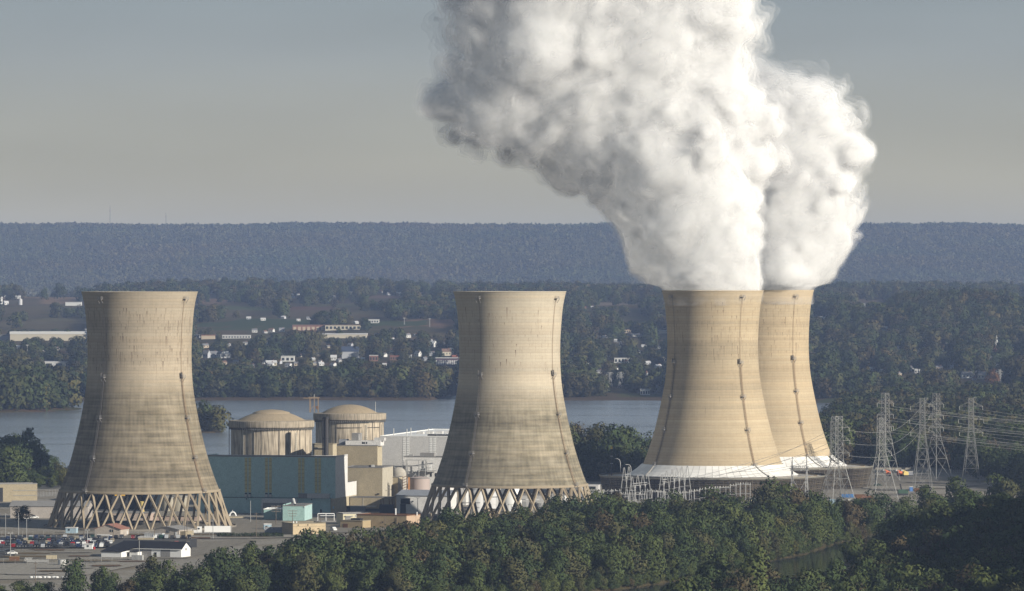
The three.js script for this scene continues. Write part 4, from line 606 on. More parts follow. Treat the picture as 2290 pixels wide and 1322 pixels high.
{ // behind the streaked tower: pump house, long warehouse, low office, silos
  const a = site('pump_house', 'square tan pump house with a dark doorway on the island shore', 'building', 83, 2790, R(14)); flatBlock(a, 24, 12, 9.6, M.tan, M.grey, M.tanDark); pane('doorway', M.black, a, -21.5, -18.6, 0, 7.6); for (const y of [3.2, 5.9]) pane('pipe_band', M.steelGrey, a, -13, 0, y, y + 0.2, 0, 0.3);
  const b = site('long_warehouse', 'long pinkish grey warehouse behind the streaked cooling tower', 'building', 196, 2592, R(-3)); gable(b, 39, 18, 6.0, 8.2, siding(0.46, 0.42, 0.385), M.grey, 'x'); pane('door', M.black, b, -18.6, -16.9, 0, 2.5); sidePane('side_window', M.dark, b, -8, -7, 2.6, 4.2);
  const c = site('low_office', 'low pink office row with small windows seen through the tower legs', 'building', 336, 2556, R(-8)); flatBlock(c, 29, 10, 4.2, siding(0.50, 0.42, 0.36), M.grey, M.pink); for (let j = 0; j < 6; j++) { const f = pane('window', M.glass, c, -27 + j * 4.4, -26 + j * 4.4, 1.6, 2.9); pane('sill', M.whitePaint, f, -27.1 + j * 4.4, -25.9 + j * 4.4, 1.45, 1.58, 0.1, 0.1); }
  const d = site('grey_shed', 'grey flat-roofed shed with dark eaves seen through the tower legs', 'building', 440, 2560, R(-8)); gable(d, 21, 12, 2.6, 4.4, M.pink, M.tarmac, 'x'); 
  const lath = (pts) => new THREE.LatheGeometry(pts.map((q) => new THREE.Vector2(...q)), 36);
  for (const [px, d2, r, h, l] of [[374, 2612, 3.0, 9.6, 'grey concrete silo with a white pipe beside the turbine hall'], [401, 2618, 4.2, 9.8, 'broad concrete silo beside the teal turbine hall wall']]) { const s = site('silo', l, 'silo', px, d2, 0); put('shell', lath([[r, 0], [r, h], [r - 0.3, h + 0.2], [0.01, h + 0.7]]), conc(0.42, 0.39, 0.32), s); put('rim', lath([[r, h - 0.3], [r + 0.2, h - 0.3], [r + 0.2, h + 0.1], [r - 0.2, h + 0.1]]), M.grey, s); mb().rod(V(-r - 0.3, 0, 1), V(-r - 0.3, h, 1), 0.16).build('pipe', M.whitePaint, s); }
  const e = site('intake_hall', 'pale grey screen house with a yellow crane behind the streaked tower', 'building', 345, 2690, -TH); flatBlock(e, 42, 16, 13.6, M.offwhite, M.grey, M.white); pane('dark_bay', M.dark, e, -38, -2, 0, 9.2, 0, 0.2);
  const f = site('yellow_crane', 'yellow mobile crane body parked by the screen house', 'crane', 271, 2668, 0); box('cab', mat(0.62, 0.36, 0.05, 0.5), f, -3.4, 1.8, 8, 11.2, -2, 0); box('chassis', M.dark, f, -5, 3.4, 0.9, 8, -2.4, 0.2); mb().bar(V(1.5, 10.6, -1), V(4.2, 12.4, -1), 0.7).build('boom', M.orange, f); for (const x of [-4, -1, 2]) mb().rod(V(x, 0.8, 0.2), V(x, 0.8, 0.7), 0.8, 0.8, 12).build('wheel', M.black, f);
  const g = site('hopper', 'small yellow cone hopper standing under the streaked tower', 'hopper', 318, 2600, 0); mb().rod(V(0, 0.2, 0), V(0, 4, 0), 1.7, 0.9, 14).rod(V(0, 5.2, 0), V(0, 8, 0), 0.8, 1.9, 14).rod(V(0, 4, 0), V(0, 5.2, 0), 0.85, 0.8, 14).build('cone', mat(0.55, 0.43, 0.16), g);
  // tanks seen through the legs of the second tower
  for (const [px, d2, r, h, l] of [[1143, 2665, 5.4, 16, 'bright white tall tank seen through the legs of the middle cooling tower'], [1068, 2660, 4.6, 12, 'grey tank seen through the legs of the middle cooling tower'], [1090, 2700, 6, 15, 'wide pale tank behind the grey tank under the middle cooling tower']]) { const s = site('white_tank', l, 'tank', px, d2, 0); put('shell', lath([[r, 0], [r, h], [0.01, h + 1]]), r === 5.4 ? mat(0.78, 0.78, 0.76, 0.5) : mat(0.5, 0.5, 0.5, 0.6), s); put('rim', lath([[r, h - 0.4], [r + 0.15, h - 0.4], [r + 0.15, h], [r - 0.2, h + 0.05]]), M.steelGrey, s); }
  const wq = site('yard_building', 'long pale yard building behind the legs of the middle cooling tower', 'building', 1262, 2690, -TH); flatBlock(wq, 42, 12, 7.5, M.offwhite, M.grey, M.white); for (let j = 0; j < 5; j++) pane('door', M.steelGrey, wq, -39 + j * 8, -36 + j * 8, 0, 4);
  const yb = site('yard_block', 'low blue grey building between the middle tower and the louvred ring', 'building', 1346, 2770, R(-6)); flatBlock(yb, 12, 14, 6.6, M.blueGrey, M.tarmac, M.blueGrey); box('upper_room', M.offwhite, yb, -11, -2, 6.6, 9.4, -13, -1); pane('window', M.glass, yb, -9.6, -3.4, 7.1, 8.8, -1, 0.1); pane('lower_window', M.whitePaint, yb, -4.6, -2.2, 1.2, 3);
  const ys = site('yellow_loader', 'small yellow loader parked under the middle cooling tower', 'loader', 1060, 2475, 0); box('body', mat(0.66, 0.42, 0.04, 0.5), ys, -2, 2, 0.9, 2.3, -1, 1); box('cab', M.glass, ys, -0.6, 1.1, 2.3, 3.2, -0.8, 0.8); for (const x of [-1.4, 1.4]) mb().rod(V(x, 0.6, 1), V(x, 0.6, 1.35), 0.6, 0.6, 12).build('wheel', M.black, ys);
  const pp = new THREE.Group(); const r = rng(5);
  const rack = site('pipe_gallery', 'maze of pale pipes and frames standing under the middle cooling tower', 'pipework', 1140, 2620, 0);
  for (let j = 0; j < 26; j++) { const x = -30 + r() * 66, h = 3 + r() * 9, z = (r() - 0.5) * 20; mb().bar(V(x, 0, z), V(x, h, z), 0.22).build('post', r() < 0.5 ? M.steelPale : M.steelGrey, rack); if (j % 2) mb().bar(V(x, h * 0.8, z), V(x + 4 + r() * 6, h * 0.8, z), 0.3).build('pipe', r() < 0.6 ? M.steelPale : M.whitePaint, rack); }
}
// ---------------------------------------------------------------- paved lots and roads
const sheetPoly = (name, pts, m, y) => { const s = new THREE.Shape(pts.map(([px, py]) => { const d = onGround(py); return new THREE.Vector2(gx(px, d), -d); })); const g = new THREE.ShapeGeometry(s); const p = g.attributes.position, uv = []; for (let i = 0; i < p.count; i++) { uv.push(p.getX(i), p.getY(i)); p.setXYZ(i, p.getX(i), y, p.getY(i)); } g.setAttribute('uv', new THREE.Float32BufferAttribute(uv, 2)); g.computeVertexNormals(); const n = g.attributes.normal; if (n.getY(0) < 0) { const ix = g.index.array; for (let i = 0; i < ix.length; i += 3) [ix[i], ix[i + 1]] = [ix[i + 1], ix[i]]; g.computeVertexNormals(); } return ground(name, g, m); };
sheetPoly('parking_lot', [[-60, 1252], [32, 1246], [32, 1228], [440, 1226], [440, 1202], [-60, 1202]], M.asphalt, 0.34);
sheetPoly('yard_paving', [[28, 1250], [220, 1254], [420, 1250], [560, 1212], [560, 1206], [250, 1229], [28, 1230]], M.tarmac, 0.30);
sheetPoly('storage_yard', [[-60, 1298], [150, 1296], [330, 1262], [320, 1256], [-60, 1266]], M.roadPale, 0.32);
sheetPoly('perimeter_road', [[-60, 1201], [520, 1199], [760, 1196], [760, 1201], [540, 1206], [430, 1206.5], [-60, 1201.8]], M.roadPale, 0.37);
sheetPoly('plant_yard', [[480, 1196], [960, 1190], [960, 1158], [480, 1158]], M.tarmac, 0.28);
sheetPoly('gravel_lot', [[1960, 1089], [2130, 1091], [2150, 1075], [2090, 1056], [1960, 1050]], M.tarmac, 0.30);
sheetPoly('access_road', [[1930, 1089], [2110, 1088], [2230, 1079], [2232, 1081.5], [2120, 1093], [1930, 1094]], M.roadPale, 0.36);
sheetPoly('lower_track', [[1880, 1108], [2090, 1104], [2090, 1098], [1880, 1100]], M.roadPale, 0.26);

{ // dry grass and bare earth left between the paved parts, each with its own ragged outline
  const r = rng(66), verge = (name, px, py, w, h, m, y) => { const pts = []; for (let k = 0; k < 22; k++) { const a = k / 22 * 6.283, q = 0.75 + 0.45 * r(); pts.push([px + Math.cos(a) * w * q, py + Math.sin(a) * h * q]); } sheetPoly(name, pts, m, y); };
  const straw = mat(0.25, 0.185, 0.10, 1, { map: scaled(grainMap, 1 / 9) }), soilM = mat(0.24, 0.155, 0.095, 1, { map: scaled(grainMap, 1 / 9) }), gravel = mat(0.50, 0.46, 0.40, 1, { map: scaled(grainMap, 1 / 7) });
  sheetPoly('grass_verge', [[-60, 1198.2], [120, 1197.4], [300, 1197.8], [430, 1199], [520, 1198], [520, 1196.6], [300, 1195.4], [-60, 1196]], straw, 0.42);
  sheetPoly('grass_verge', [[-60, 1202.6], [60, 1202.2], [200, 1202.9], [330, 1202.3], [470, 1203.4], [470, 1206.8], [330, 1203.6], [-60, 1203.6]], soilM, 0.44);
  [[110, 1232, 46, 1.6], [70, 1240, 40, 1.8], [60, 1247, 60, 1.7], [180, 1246, 34, 1.3], [210, 1256, 60, 1.8], [20, 1258, 50, 1.4], [300, 1258, 40, 1.4], [540, 1202, 60, 1.2], [120, 1280, 40, 1.6], [240, 1268, 40, 2]].forEach(([px, py, w, h], i) => verge('dry_grass_patch', px, py, w, h, i % 3 ? straw : soilM, 0.46 + i * 0.012));
  [[150, 1272, 70, 2.5], [60, 1286, 60, 2.4], [160, 1238, 50, 1.3], [640, 1184, 50, 1.5], [2010, 1096, 70, 1.5], [2060, 1080, 40, 1.2]].forEach(([px, py, w, h], i) => verge('gravel_patch', px, py, w, h, gravel, 0.60 + i * 0.012));
}
// ---------------------------------------------------------------- cars
function carShape(k) {
  const P = [[[-2.2, 0.35], [-2.2, 0.85], [-1.9, 0.98], [-1.3, 1.02], [-0.75, 1.46], [0.65, 1.5], [1.3, 1.0], [2.0, 0.86], [2.2, 0.6], [2.2, 0.35]], [[-2.3, 0.42], [-2.3, 1.1], [-2.15, 1.68], [-1.8, 1.76], [0.6, 1.74], [1.2, 1.16], [2.1, 1.02], [2.3, 0.7], [2.3, 0.42]], [[-2.7, 0.5], [-2.7, 1.08], [-0.9, 1.1], [-0.75, 1.74], [0.6, 1.74], [1.15, 1.16], [2.3, 1.05], [2.55, 0.75], [2.55, 0.5]]][k];
  const body = new THREE.ExtrudeGeometry(new THREE.Shape(P.map((p) => new THREE.Vector2(...p))), { depth: 1.56, bevelEnabled: true, bevelSize: 0.09, bevelThickness: 0.11, bevelSegments: 2 }).translate(0, 0, -0.78);
  const G = [[[-1.15, 1.04], [-0.7, 1.38], [0.58, 1.42], [1.1, 1.04]], [[-2.0, 1.15], [-1.9, 1.6], [0.52, 1.6], [0.98, 1.18]], [[-0.72, 1.18], [-0.62, 1.62], [0.5, 1.62], [0.92, 1.2]]][k];
  const side = new THREE.ExtrudeGeometry(new THREE.Shape(G.map((p) => new THREE.Vector2(...p))), { depth: 1.82, bevelEnabled: false }).translate(0, 0, -0.91);
  return [body, side];
}
const carGeo = [0, 1, 2].map(carShape), wheelGeo = new THREE.CylinderGeometry(0.34, 0.34, 0.24, 14).rotateX(Math.PI / 2), hubGeo = new THREE.CylinderGeometry(0.19, 0.19, 0.26, 10).rotateX(Math.PI / 2), lampGeo = new THREE.BoxGeometry(0.12, 0.14, 0.36), wsGeo = [0, 1, 2].map((k) => { const a = [[1.28, 1.06, 0.72, 1.46], [1.18, 1.2, 0.66, 1.68], [1.13, 1.22, 0.66, 1.68]][k], b = mb(), z = 0.68; b.quad(V(a[0], a[1], z), V(a[0], a[1], -z), V(a[2], a[3], -z), V(a[2], a[3], z)); return b.geo().translate(0.04, 0.05, 0); });
const paint = (r, g, b) => mat(r, g, b, 0.3, { clearcoat: 0.6 }), carPaint = [['black', paint(0.012, 0.012, 0.014)], ['charcoal grey', paint(0.05, 0.052, 0.056)], ['dark blue', paint(0.015, 0.025, 0.06)], ['silver', paint(0.4, 0.41, 0.42)], ['white', paint(0.7, 0.7, 0.68)], ['dark red', paint(0.22, 0.012, 0.012)], ['bright red', paint(0.42, 0.02, 0.015)], ['dark green', paint(0.012, 0.04, 0.026)], ['beige', paint(0.34, 0.29, 0.2)]];
const KIND = ['saloon car', 'estate wagon', 'pickup truck'], protoCars = new Map();
function car(x, z, turn, k, c, where, y = 0.36) {
  const key = k + '.' + c + where; const label = `${carPaint[c][0]} ${KIND[k]} ${where}`, group = `${carPaint[c][0]} ${KIND[k]}s ${where}`;
  if (protoCars.has(key)) return copyOf(protoCars.get(key), [x, y, z], turn);
  const o = thing('parked_car', label, 'car', [x, y, z], turn, group); put('body', carGeo[k][0], carPaint[c][1], o); put('side_windows', carGeo[k][1], M.glass, o); put('windscreen', wsGeo[k], M.glass, o);
  for (const sx of [-1.38, 1.4]) for (const sz of [-0.8, 0.8]) { const w = put('wheel', wheelGeo, M.black, o); w.position.set(sx, 0.34, sz); put('hub', hubGeo, M.steelGrey, w); }
  for (const s of [-0.58, 0.58]) { const l = put('headlight', lampGeo, M.whitePaint, o); l.position.set(k === 2 ? 2.56 : k ? 2.34 : 2.22, 0.72, s); }
  protoCars.set(key, o); return o;
}
{
  const r = rng(404), pick = () => { const q = r(); return q < 0.34 ? 0 : q < 0.56 ? 1 : q < 0.7 ? 2 : q < 0.77 ? 3 : q < 0.83 ? 4 : q < 0.88 ? 5 : q < 0.9 ? 6 : q < 0.97 ? 7 : 8; };
  for (const [row, p0, p1] of [[1204.5, -8, 432], [1208, -8, 262], [1212, -6, 262], [1216, 2, 258], [1220, 6, 252], [1224.5, 4, 246]]) { const d = onGround(row, 0.4); for (let x = gx(p0, d); x < gx(p1, d); x += 2.6) { if (r() < (row === 1204.5 ? 0.3 : 0.12)) continue; const xx = x + (r() - 0.5) * 0.4, px = pxOf(xx, d); if ((px > 252 && px < 380 && row > 1206)) continue; car(xx, -d + (r() - 0.5) * 0.6, (r() < 0.5 ? 1 : -1) * Math.PI / 2 + (r() - 0.5) * 0.06, Math.floor(r() * r() * 3), pick(), 'parked in the rows of the staff car park'); } }
  for (let px = 382; px < 432; px += 12.6) { const d = onGround(1219, 0.4); car(gx(px, d), -d, Math.PI / 2, Math.floor(r() * 3), [0, 6, 1, 1, 0][Math.floor((px - 382) / 12.6)] ?? 0, 'parked behind the black-roofed building'); }
  for (const [px, py, c] of [[4, 1239, 1], [18, 1236, 0], [27, 1240, 4]]) { const d = onGround(py, 0.4); car(gx(px, d), -d, 0.2, 0, c, 'standing alone below the staff car park'); }
  { const d = onGround(1187.5); car(gx(746, d), -d, -1.2, 1, 4, 'driving past the tan office', 0.05); } { const d = onGround(1089, 0); car(gx(1963, d), -d, 0, 0, 7, 'on the pale road beside the gravel lot', 0.37); } { const d = onGround(1160); car(gx(76, d), -d, 0.3, 0, 4, 'parked beside the round dark tree', 0.05); }
}
{ // lorry
  const o = site('articulated_lorry', 'white articulated lorry with a long box trailer on the road below the streaked tower', 'lorry', 457, 2424, R(3)), w = M.whitePaint;
  box('trailer', w, o, 0, 12.6, 1.0, 3.9, -2.4, 0); box('trailer_frame', M.dark, o, 0.4, 12, 0.7, 1.0, -2.2, -0.2); const t = mb(); t.box(-3.4, -1.2, 0.9, 3.7, -2.3, -0.1).box(-5.2, -3.4, 0.8, 2.0, -2.2, -0.2); t.build('cab', w, o); pane('window', M.glass, o, -3.1, -2.2, 2.4, 3.1, -0.1); box('windscreen', M.glass, o, -3.5, -3.42, 2.2, 3.2, -2.1, -0.3); box('bumper', M.steelPale, o, -5.35, -5.2, 0.5, 1.0, -2.2, -0.2);
  for (const x of [-4.4, -1.4, -0.3, 9.8, 11]) mb().rod(V(x, 0.5, -0.15), V(x, 0.5, -0.5), 0.5, 0.5, 14).rod(V(x, 0.5, -0.16), V(x, 0.5, -0.1), 0.25, 0.25, 10).build('wheel', M.black, o); pane('rear_edge', M.grey, o, 12.3, 12.55, 1.0, 3.9, 0, 0.05);
}
{ // sheds along the road
  const a = site('gabled_shed', 'pale pink shed with a rust red gabled roof beside the tower legs', 'shed', 269, 2408, R(-17)); gable(a, 12.8, 11, 3.3, 5.4, siding(0.52, 0.46, 0.40), M.roofPink, 'z'); const wa = pane('window', M.glass, a, -5.2, -3.7, 1.9, 3.0); pane('window_frame', M.whitePaint, wa, -4.5, -4.4, 1.9, 3.0, 0.12, 0.04); sidePane('door', M.whitePaint, a, -9, -8, 0, 2.1); pane('plinth_board', M.whitePaint, a, -11.6, -5.4, 0.2, 0.7);
  const b = site('gabled_shed', 'pale shed with a low grey roof beside the white lorry', 'shed', 400, 2404, R(-24)); gable(b, 13, 13, 3.2, 4.6, siding(0.50, 0.45, 0.40), M.grey, 'z'); const wb = pane('window', M.glass, b, -6.4, -5, 1.7, 2.9); pane('window_frame', M.whitePaint, wb, -5.75, -5.65, 1.7, 2.9, 0.12, 0.04); pane('door', M.whitePaint, b, -1.9, -0.9, 0, 2.1); sidePane('lean_to', M.tan, b, -9, -1, 0, 2.4, 0, 3);
  const c = site('blue_hut', 'light blue hut beside the legs of the streaked tower', 'hut', 170, 2436, R(-10)); flatBlock(c, 5.1, 3.4, 2.6, M.lightBlue, M.offwhite, M.lightBlue); pane('window', M.glass, c, -3.9, -3.1, 1.2, 2.0);
  const d = site('storage_container', 'white container with a blue end by the grass verge', 'container', 362, 2378, R(-22)); flatBlock(d, 9, 2.6, 2.6, M.whitePaint, M.offwhite, M.lightBlue); for (let j = 1; j < 8; j++) pane('rib', M.offwhite, d, -9 + j * 1.1, -8.85 + j * 1.1, 0.2, 2.4, 0, 0.07);
  const e = site('storage_container', 'low pale container beside the blue-ended container', 'container', 342, 2368, R(-8)); flatBlock(e, 7, 2.4, 1.5, M.beige, M.offwhite, M.beige);
  const f = site('white_kiosk', 'small white kiosk with a dark window beside the car park', 'kiosk', 206, 2286, R(-12)); flatBlock(f, 3.6, 2.6, 2.5, M.whitePaint, M.offwhite, M.whitePaint); pane('window', M.glass, f, -2.4, -1.6, 1.2, 2.0); sidePane('door', M.steelGrey, f, -1.8, -0.9, 0, 2.1); const g = site('fuel_drum', 'red drum standing beside the white kiosk', 'drum', 210, 2283, 0); mb().rod(V(0, 0.3, 0), V(0, 1.4, 0), 0.5, 0.5, 12).build('barrel', mat(0.4, 0.03, 0.03), g); mb().rod(V(0, 1.4, 0), V(0, 1.48, 0), 0.52, 0.4, 12).build('lid', M.dark, g);
  const h = site('steel_tank', 'short galvanised steel tank in the storage yard', 'tank', 138, 2160, 0); mb().rod(V(0, 0.3, 0), V(0, 2.4, 0), 1.6, 1.6, 20).build('shell', M.steelPale, h); put('lid', new THREE.CircleGeometry(1.6, 20).rotateX(-Math.PI / 2).translate(0, 2.4, 0), M.steelGrey, h);
  for (const [px, l] of [[26, 'rusty skip at the end of the storage yard fence'], [37, 'rusty skip next to another skip in the storage yard']]) { const s = site('rusty_skip', l, 'skip', px + 5, 2188, 0); box('body', M.brown, s, -2, 0, 0.3, 2.0, -2, 0); box('rim', rustSteel, s, -2.08, 0.08, 2.0, 2.15, -2.08, 0.08); }
  const lr = site('ladder_stack', 'leaning aluminium ladder frames in the storage yard', 'ladders', 56, 2180, 0); for (let j = 0; j < 3; j++) { const m = mb(), x = j * 1.1; m.bar(V(x - 0.7, 0.3, 0), V(x, 2.2, -0.8), 0.12).bar(V(x, 0.3, 0), V(x + 0.7, 2.2, -0.8), 0.12); for (let q = 0; q < 5; q++) m.bar(V(x - 0.6 + q * 0.15, 0.5 + q * 0.4, -0.2 * q), V(x + 0.1 + q * 0.15, 0.5 + q * 0.4, -0.2 * q), 0.1); m.build('ladder', M.steelPale, lr); }
  const ls = site('pipe_stack', 'long stack of pipes on timber bearers in the storage yard', 'pipes', 84, 2178, 0); for (let j = 0; j < 6; j++) mb().rod(V(-4.5, 0.5 + (j % 3) * 0.34, -(j % 2) * 0.5 - 0.2), V(4.5, 0.5 + (j % 3) * 0.34, -(j % 2) * 0.5 - 0.2), 0.18).build('pipe', j % 2 ? M.tan : M.steelGrey, ls); for (const x of [-3.5, 0, 3.5]) box('bearer', M.wood, ls, x, x + 0.3, 0.25, 0.45, -1, 0.2);
  const tr = site('flatbed_trailer', 'beige covered trailer in the storage yard', 'trailer', 126, 2192, 0); box('cover', M.beige, tr, -4.4, 0, 0.9, 2.5, -2, 0); box('bed', M.dark, tr, -5, 0.4, 0.7, 0.88, -2, 0); for (const x of [-3.6, -0.8]) mb().rod(V(x, 0.55, 0.05), V(x, 0.55, -0.2), 0.4, 0.4, 12).build('wheel', M.black, tr);
  const dk = site('cable_drums', 'pair of dark cable drums on the storage yard gravel', 'cable drum', 206, 2172, 0); for (const x of [0, 1.5]) mb().rod(V(x, 1.1, 0), V(x, 1.1, -1), 0.8, 0.8, 16).build('drum', M.dark, dk);
  { const r = rng(8), s = site('white_bags', 'row of white bulk bags at the edge of the storage yard', 'bags', 100, 2062, 0); for (let j = 0; j < 9; j++) { const g = new THREE.SphereGeometry(0.7, 8, 6).scale(1 + r() * 0.8, 0.6, 0.8).translate(-6 + j * 1.8 + r(), 0.65, r()); put('bag', g, M.whitePaint, s); } }
  // black-roofed building
  const k = site('black_roofed_building', 'white building with a long black gabled roof and a low wing beside the car park', 'building', 405, 2218, R(-21)); gable(k, 29, 9.5, 3.9, 6.6, M.whitePaint, M.roofBlack, 'x');
  box('wing_wall', M.whitePaint, k, -33.5, -24, -0.2, 2.7, 0.5, 9); { const m = mb(); m.quad(V(-34, 2.72, 9.4), V(-27.5, 2.72, 9.4), V(-21, 6.6, -4.7), V(-29, 6.7, -4.7)).quad(V(-27.5, 2.72, 9.4), V(-23.6, 2.72, 9.4), V(-17.5, 6.0, -3.4), V(-21, 6.6, -4.7)).quad(V(-34, 2.5, 9.4), V(-29, 6.4, -4.7), V(-17.5, 5.8, -3.4), V(-23.6, 2.5, 9.4)); m.build('wing_roof', M.roofBlack, k); }
  for (const x of [-18.4, -9.6]) pane('shade_panel', M.grey, k, x, x + 4.4, 0.1, 3.5, 0, 0.06); pane('door', M.glass, k, -12.6, -11.6, 0.1, 2.2); pane('fascia', M.whitePaint, k, -29.2, 0.2, 3.5, 3.75, 0.3, 0.3); box('porch', M.whitePaint, k, -22.5, -18.6, 0, 2.4, 0.1, 4); box('porch_roof', M.roofBlack, k, -22.8, -18.4, 2.45, 2.65, 0.1, 4.3); sidePane('gable_vent', M.dark, k, -5.2, -4.4, 3.0, 4.0);  // grey panels paint the shaded stretches of the white wall
  const kt = site('utility_cabinet', 'grey ribbed utility cabinets in front of the black-roofed building', 'cabinet', 313, 2200, R(-21)); for (let j = 0; j < 3; j++) box('cabinet', M.steelGrey, kt, -4 + j * 1.7, -2.4 + j * 1.7, 0.1, 2.1, -1.4, 0);
}
// ---------------------------------------------------------------- poles and lamps
function utilityPole(px, py, top, kind, label) {
  const d = onGround(py), h = gy(top, d), o = site('utility_pole', label, 'pole', px, d, 0); mb().rod(V(0, -0.5, 0), V(0, h, 0), 0.17, 0.12).build('post', kind === 'steel' || kind === 'lamp' ? M.steelGrey : M.wood, o);
  if (kind === 'cross') { for (const q of [0.4, 1.7, 2.9]) { const c = mb().bar(V(-2.4 + q * 0.2, h - q, 0), V(2.4 - q * 0.2, h - q, 0), 0.22).build('cross_arm', M.wood, o); for (const x of [-2, -0.9, 0.9, 2]) mb().rod(V(x, h - q, 0), V(x, h - q + 0.4, 0), 0.1).build('insulator', M.steelPale, c); } }
  if (kind === 'lamp') { mb().bar(V(-0.7, h, 0), V(0.7, h, 0), 0.12).build('bracket', M.steelGrey, o); for (const x of [-0.7, 0.7]) mb().bar(V(x - 0.4, h + 0.1, 0), V(x + 0.4, h + 0.1, 0), 0.35, 0.25).build('lamp_head', M.steelPale, o); }
  if (kind === 'wood') mb().bar(V(-0.9, h - 0.7, 0), V(0.9, h - 0.7, 0), 0.14).build('cross_arm', M.wood, o);
  return o;
}
for (const [px, py, top, k, l] of [[12, 1203, 1148, 'steel', 'plain post on the verge below the pump house'], [41, 1204, 1147, 'steel', 'plain post by the round dark tree'], [59, 1214, 1160, 'lamp', 'twin lamp post at the edge of the car park, tallest there'], [23, 1252, 1193, 'lamp', 'twin lamp post beside the rusty skips'], [187, 1204, 1180, 'wood', 'short wooden pole beside the blue hut'], [195, 1224, 1186, 'lamp', 'lamp post rising from the white kiosk'], [253, 1207, 1155, 'wood', 'wooden pole in front of the rust-roofed shed'], [311, 1252, 1209, 'steel', 'steel post in front of the black-roofed building'], [345, 1207, 1176, 'wood', 'wooden pole beside the blue-ended container'], [413, 1206, 1160, 'wood', 'first of two wooden poles beside the lorry cab'], [418, 1208, 1153, 'wood', 'second of two wooden poles beside the lorry cab'], [476, 1206, 1151, 'steel', 'post in front of the lorry trailer'], [79, 1301, 1256, 'wood', 'wooden pole standing alone in the storage yard'], [617, 1174, 1131, 'cross', 'pole with three cross arms in front of the teal shed'], [654, 1170, 1141, 'cross', 'pole with three cross arms in front of the pale teal workshop'], [573, 1203, 1146, 'wood', 'wooden pole beside the grey site trailer'], [560, 1168, 1120, 'steel', 'thin mast in front of the turbine hall'], [713, 1190, 1151, 'wood', 'pole at the corner of the tan office'], [717, 1192, 1158, 'wood', 'shorter pole at the corner of the tan office'], [861, 1190, 1155, 'wood', 'wooden pole in front of the tan warehouse'], [887, 1182, 1157, 'wood', 'shorter wooden pole in front of the tan warehouse'], [934, 1150, 1114, 'lamp', 'lamp post in front of the white warehouse']]) utilityPole(px, py, top, k, l);
for (const [px, py, d, h, l] of [[1368, 1040, 2800, 15, 'flare-topped pole on the near rim of the louvred ring']]) { const o = site('beacon_pole', l, 'pole', px, 2860, 0); mb().rod(V(0, 0, 0), V(0, 26, 0), 0.3, 0.22).build('post', M.dark, o); mb().rod(V(0, 26, 0), V(0, 27.4, 0), 0.7, 0.5, 10).build('beacon', mat(0.5, 0.36, 0.08), o); for (const y of [18, 22]) mb().bar(V(-0.7, y, 0), V(0.7, y, 0), 0.4).build('bracket', M.steelGrey, o); }
for (const [px, top, l] of [[1387, 1026, 'curved lamp post behind the louvred ring'], [1411, 1039, 'shorter curved lamp post behind the louvred ring']]) { const o = site('curved_lamp', l, 'lamp post', px, 2925, 0), h = gy(top, 2925); const c = new THREE.CatmullRomCurve3([V(0, 0, 0), V(0, h - 2, 0), V(-0.6, h - 0.4, 0), V(-2.4, h, 0)]); put('post', new THREE.TubeGeometry(c, 18, 0.18, 6), M.steelPale, o); mb().bar(V(-3.1, h, 0), V(-2.2, h, 0), 0.4, 0.25).build('lamp_head', M.steelPale, o); }
// chain-link fences
function fence(label, pts, h = 2.4, step = 5) {
  const P = pts.map(([px, py]) => { const d = onGround(py); return V(gx(px, d), 0.05, -d); }), o = thing('wire_fence', label, 'fence', [P[0].x, 0, P[0].z]), pg = mb().rod(V(0, 0, 0), V(0, h, 0), 0.07, 0.06, 6).geo();
  for (let i = 0; i + 1 < P.length; i++) { const a = P[i].clone().sub(o.position), b = P[i + 1].clone().sub(o.position), L = a.distanceTo(b), n = Math.max(1, Math.round(L / step)); const m = mb(); for (const y of [0.15, 0.6, 1.05, 1.5, 1.95, h - 0.05]) m.bar(a.clone().setY(y), b.clone().setY(y), 0.035); m.build('wires', M.steelGrey, o); for (let j = 0; j < n; j++) { const q = put('fence_post', pg, M.steelGrey, o); q.position.copy(a.clone().lerp(b, j / n)); } }
  return o;
}
fence('wire fence along the verge between the car park and the streaked tower', [[-20, 1199.5], [260, 1198.5], [430, 1200], [545, 1203]]);
fence('wire fence enclosing the storage yard below the car park', [[-20, 1262], [60, 1264], [250, 1258], [330, 1254]]);
fence('wire fence between the pump house and the streaked tower', [[84, 1112], [150, 1106]], 3, 4);
fence('wire fence on the shore behind the louvred ring', [[1338, 1056], [1440, 1052]], 3.4, 5);
fence('wire fence along the back of the gravel lot', [[1950, 1049], [2090, 1052], [2128, 1056], [2230, 1071]], 3.4, 5);
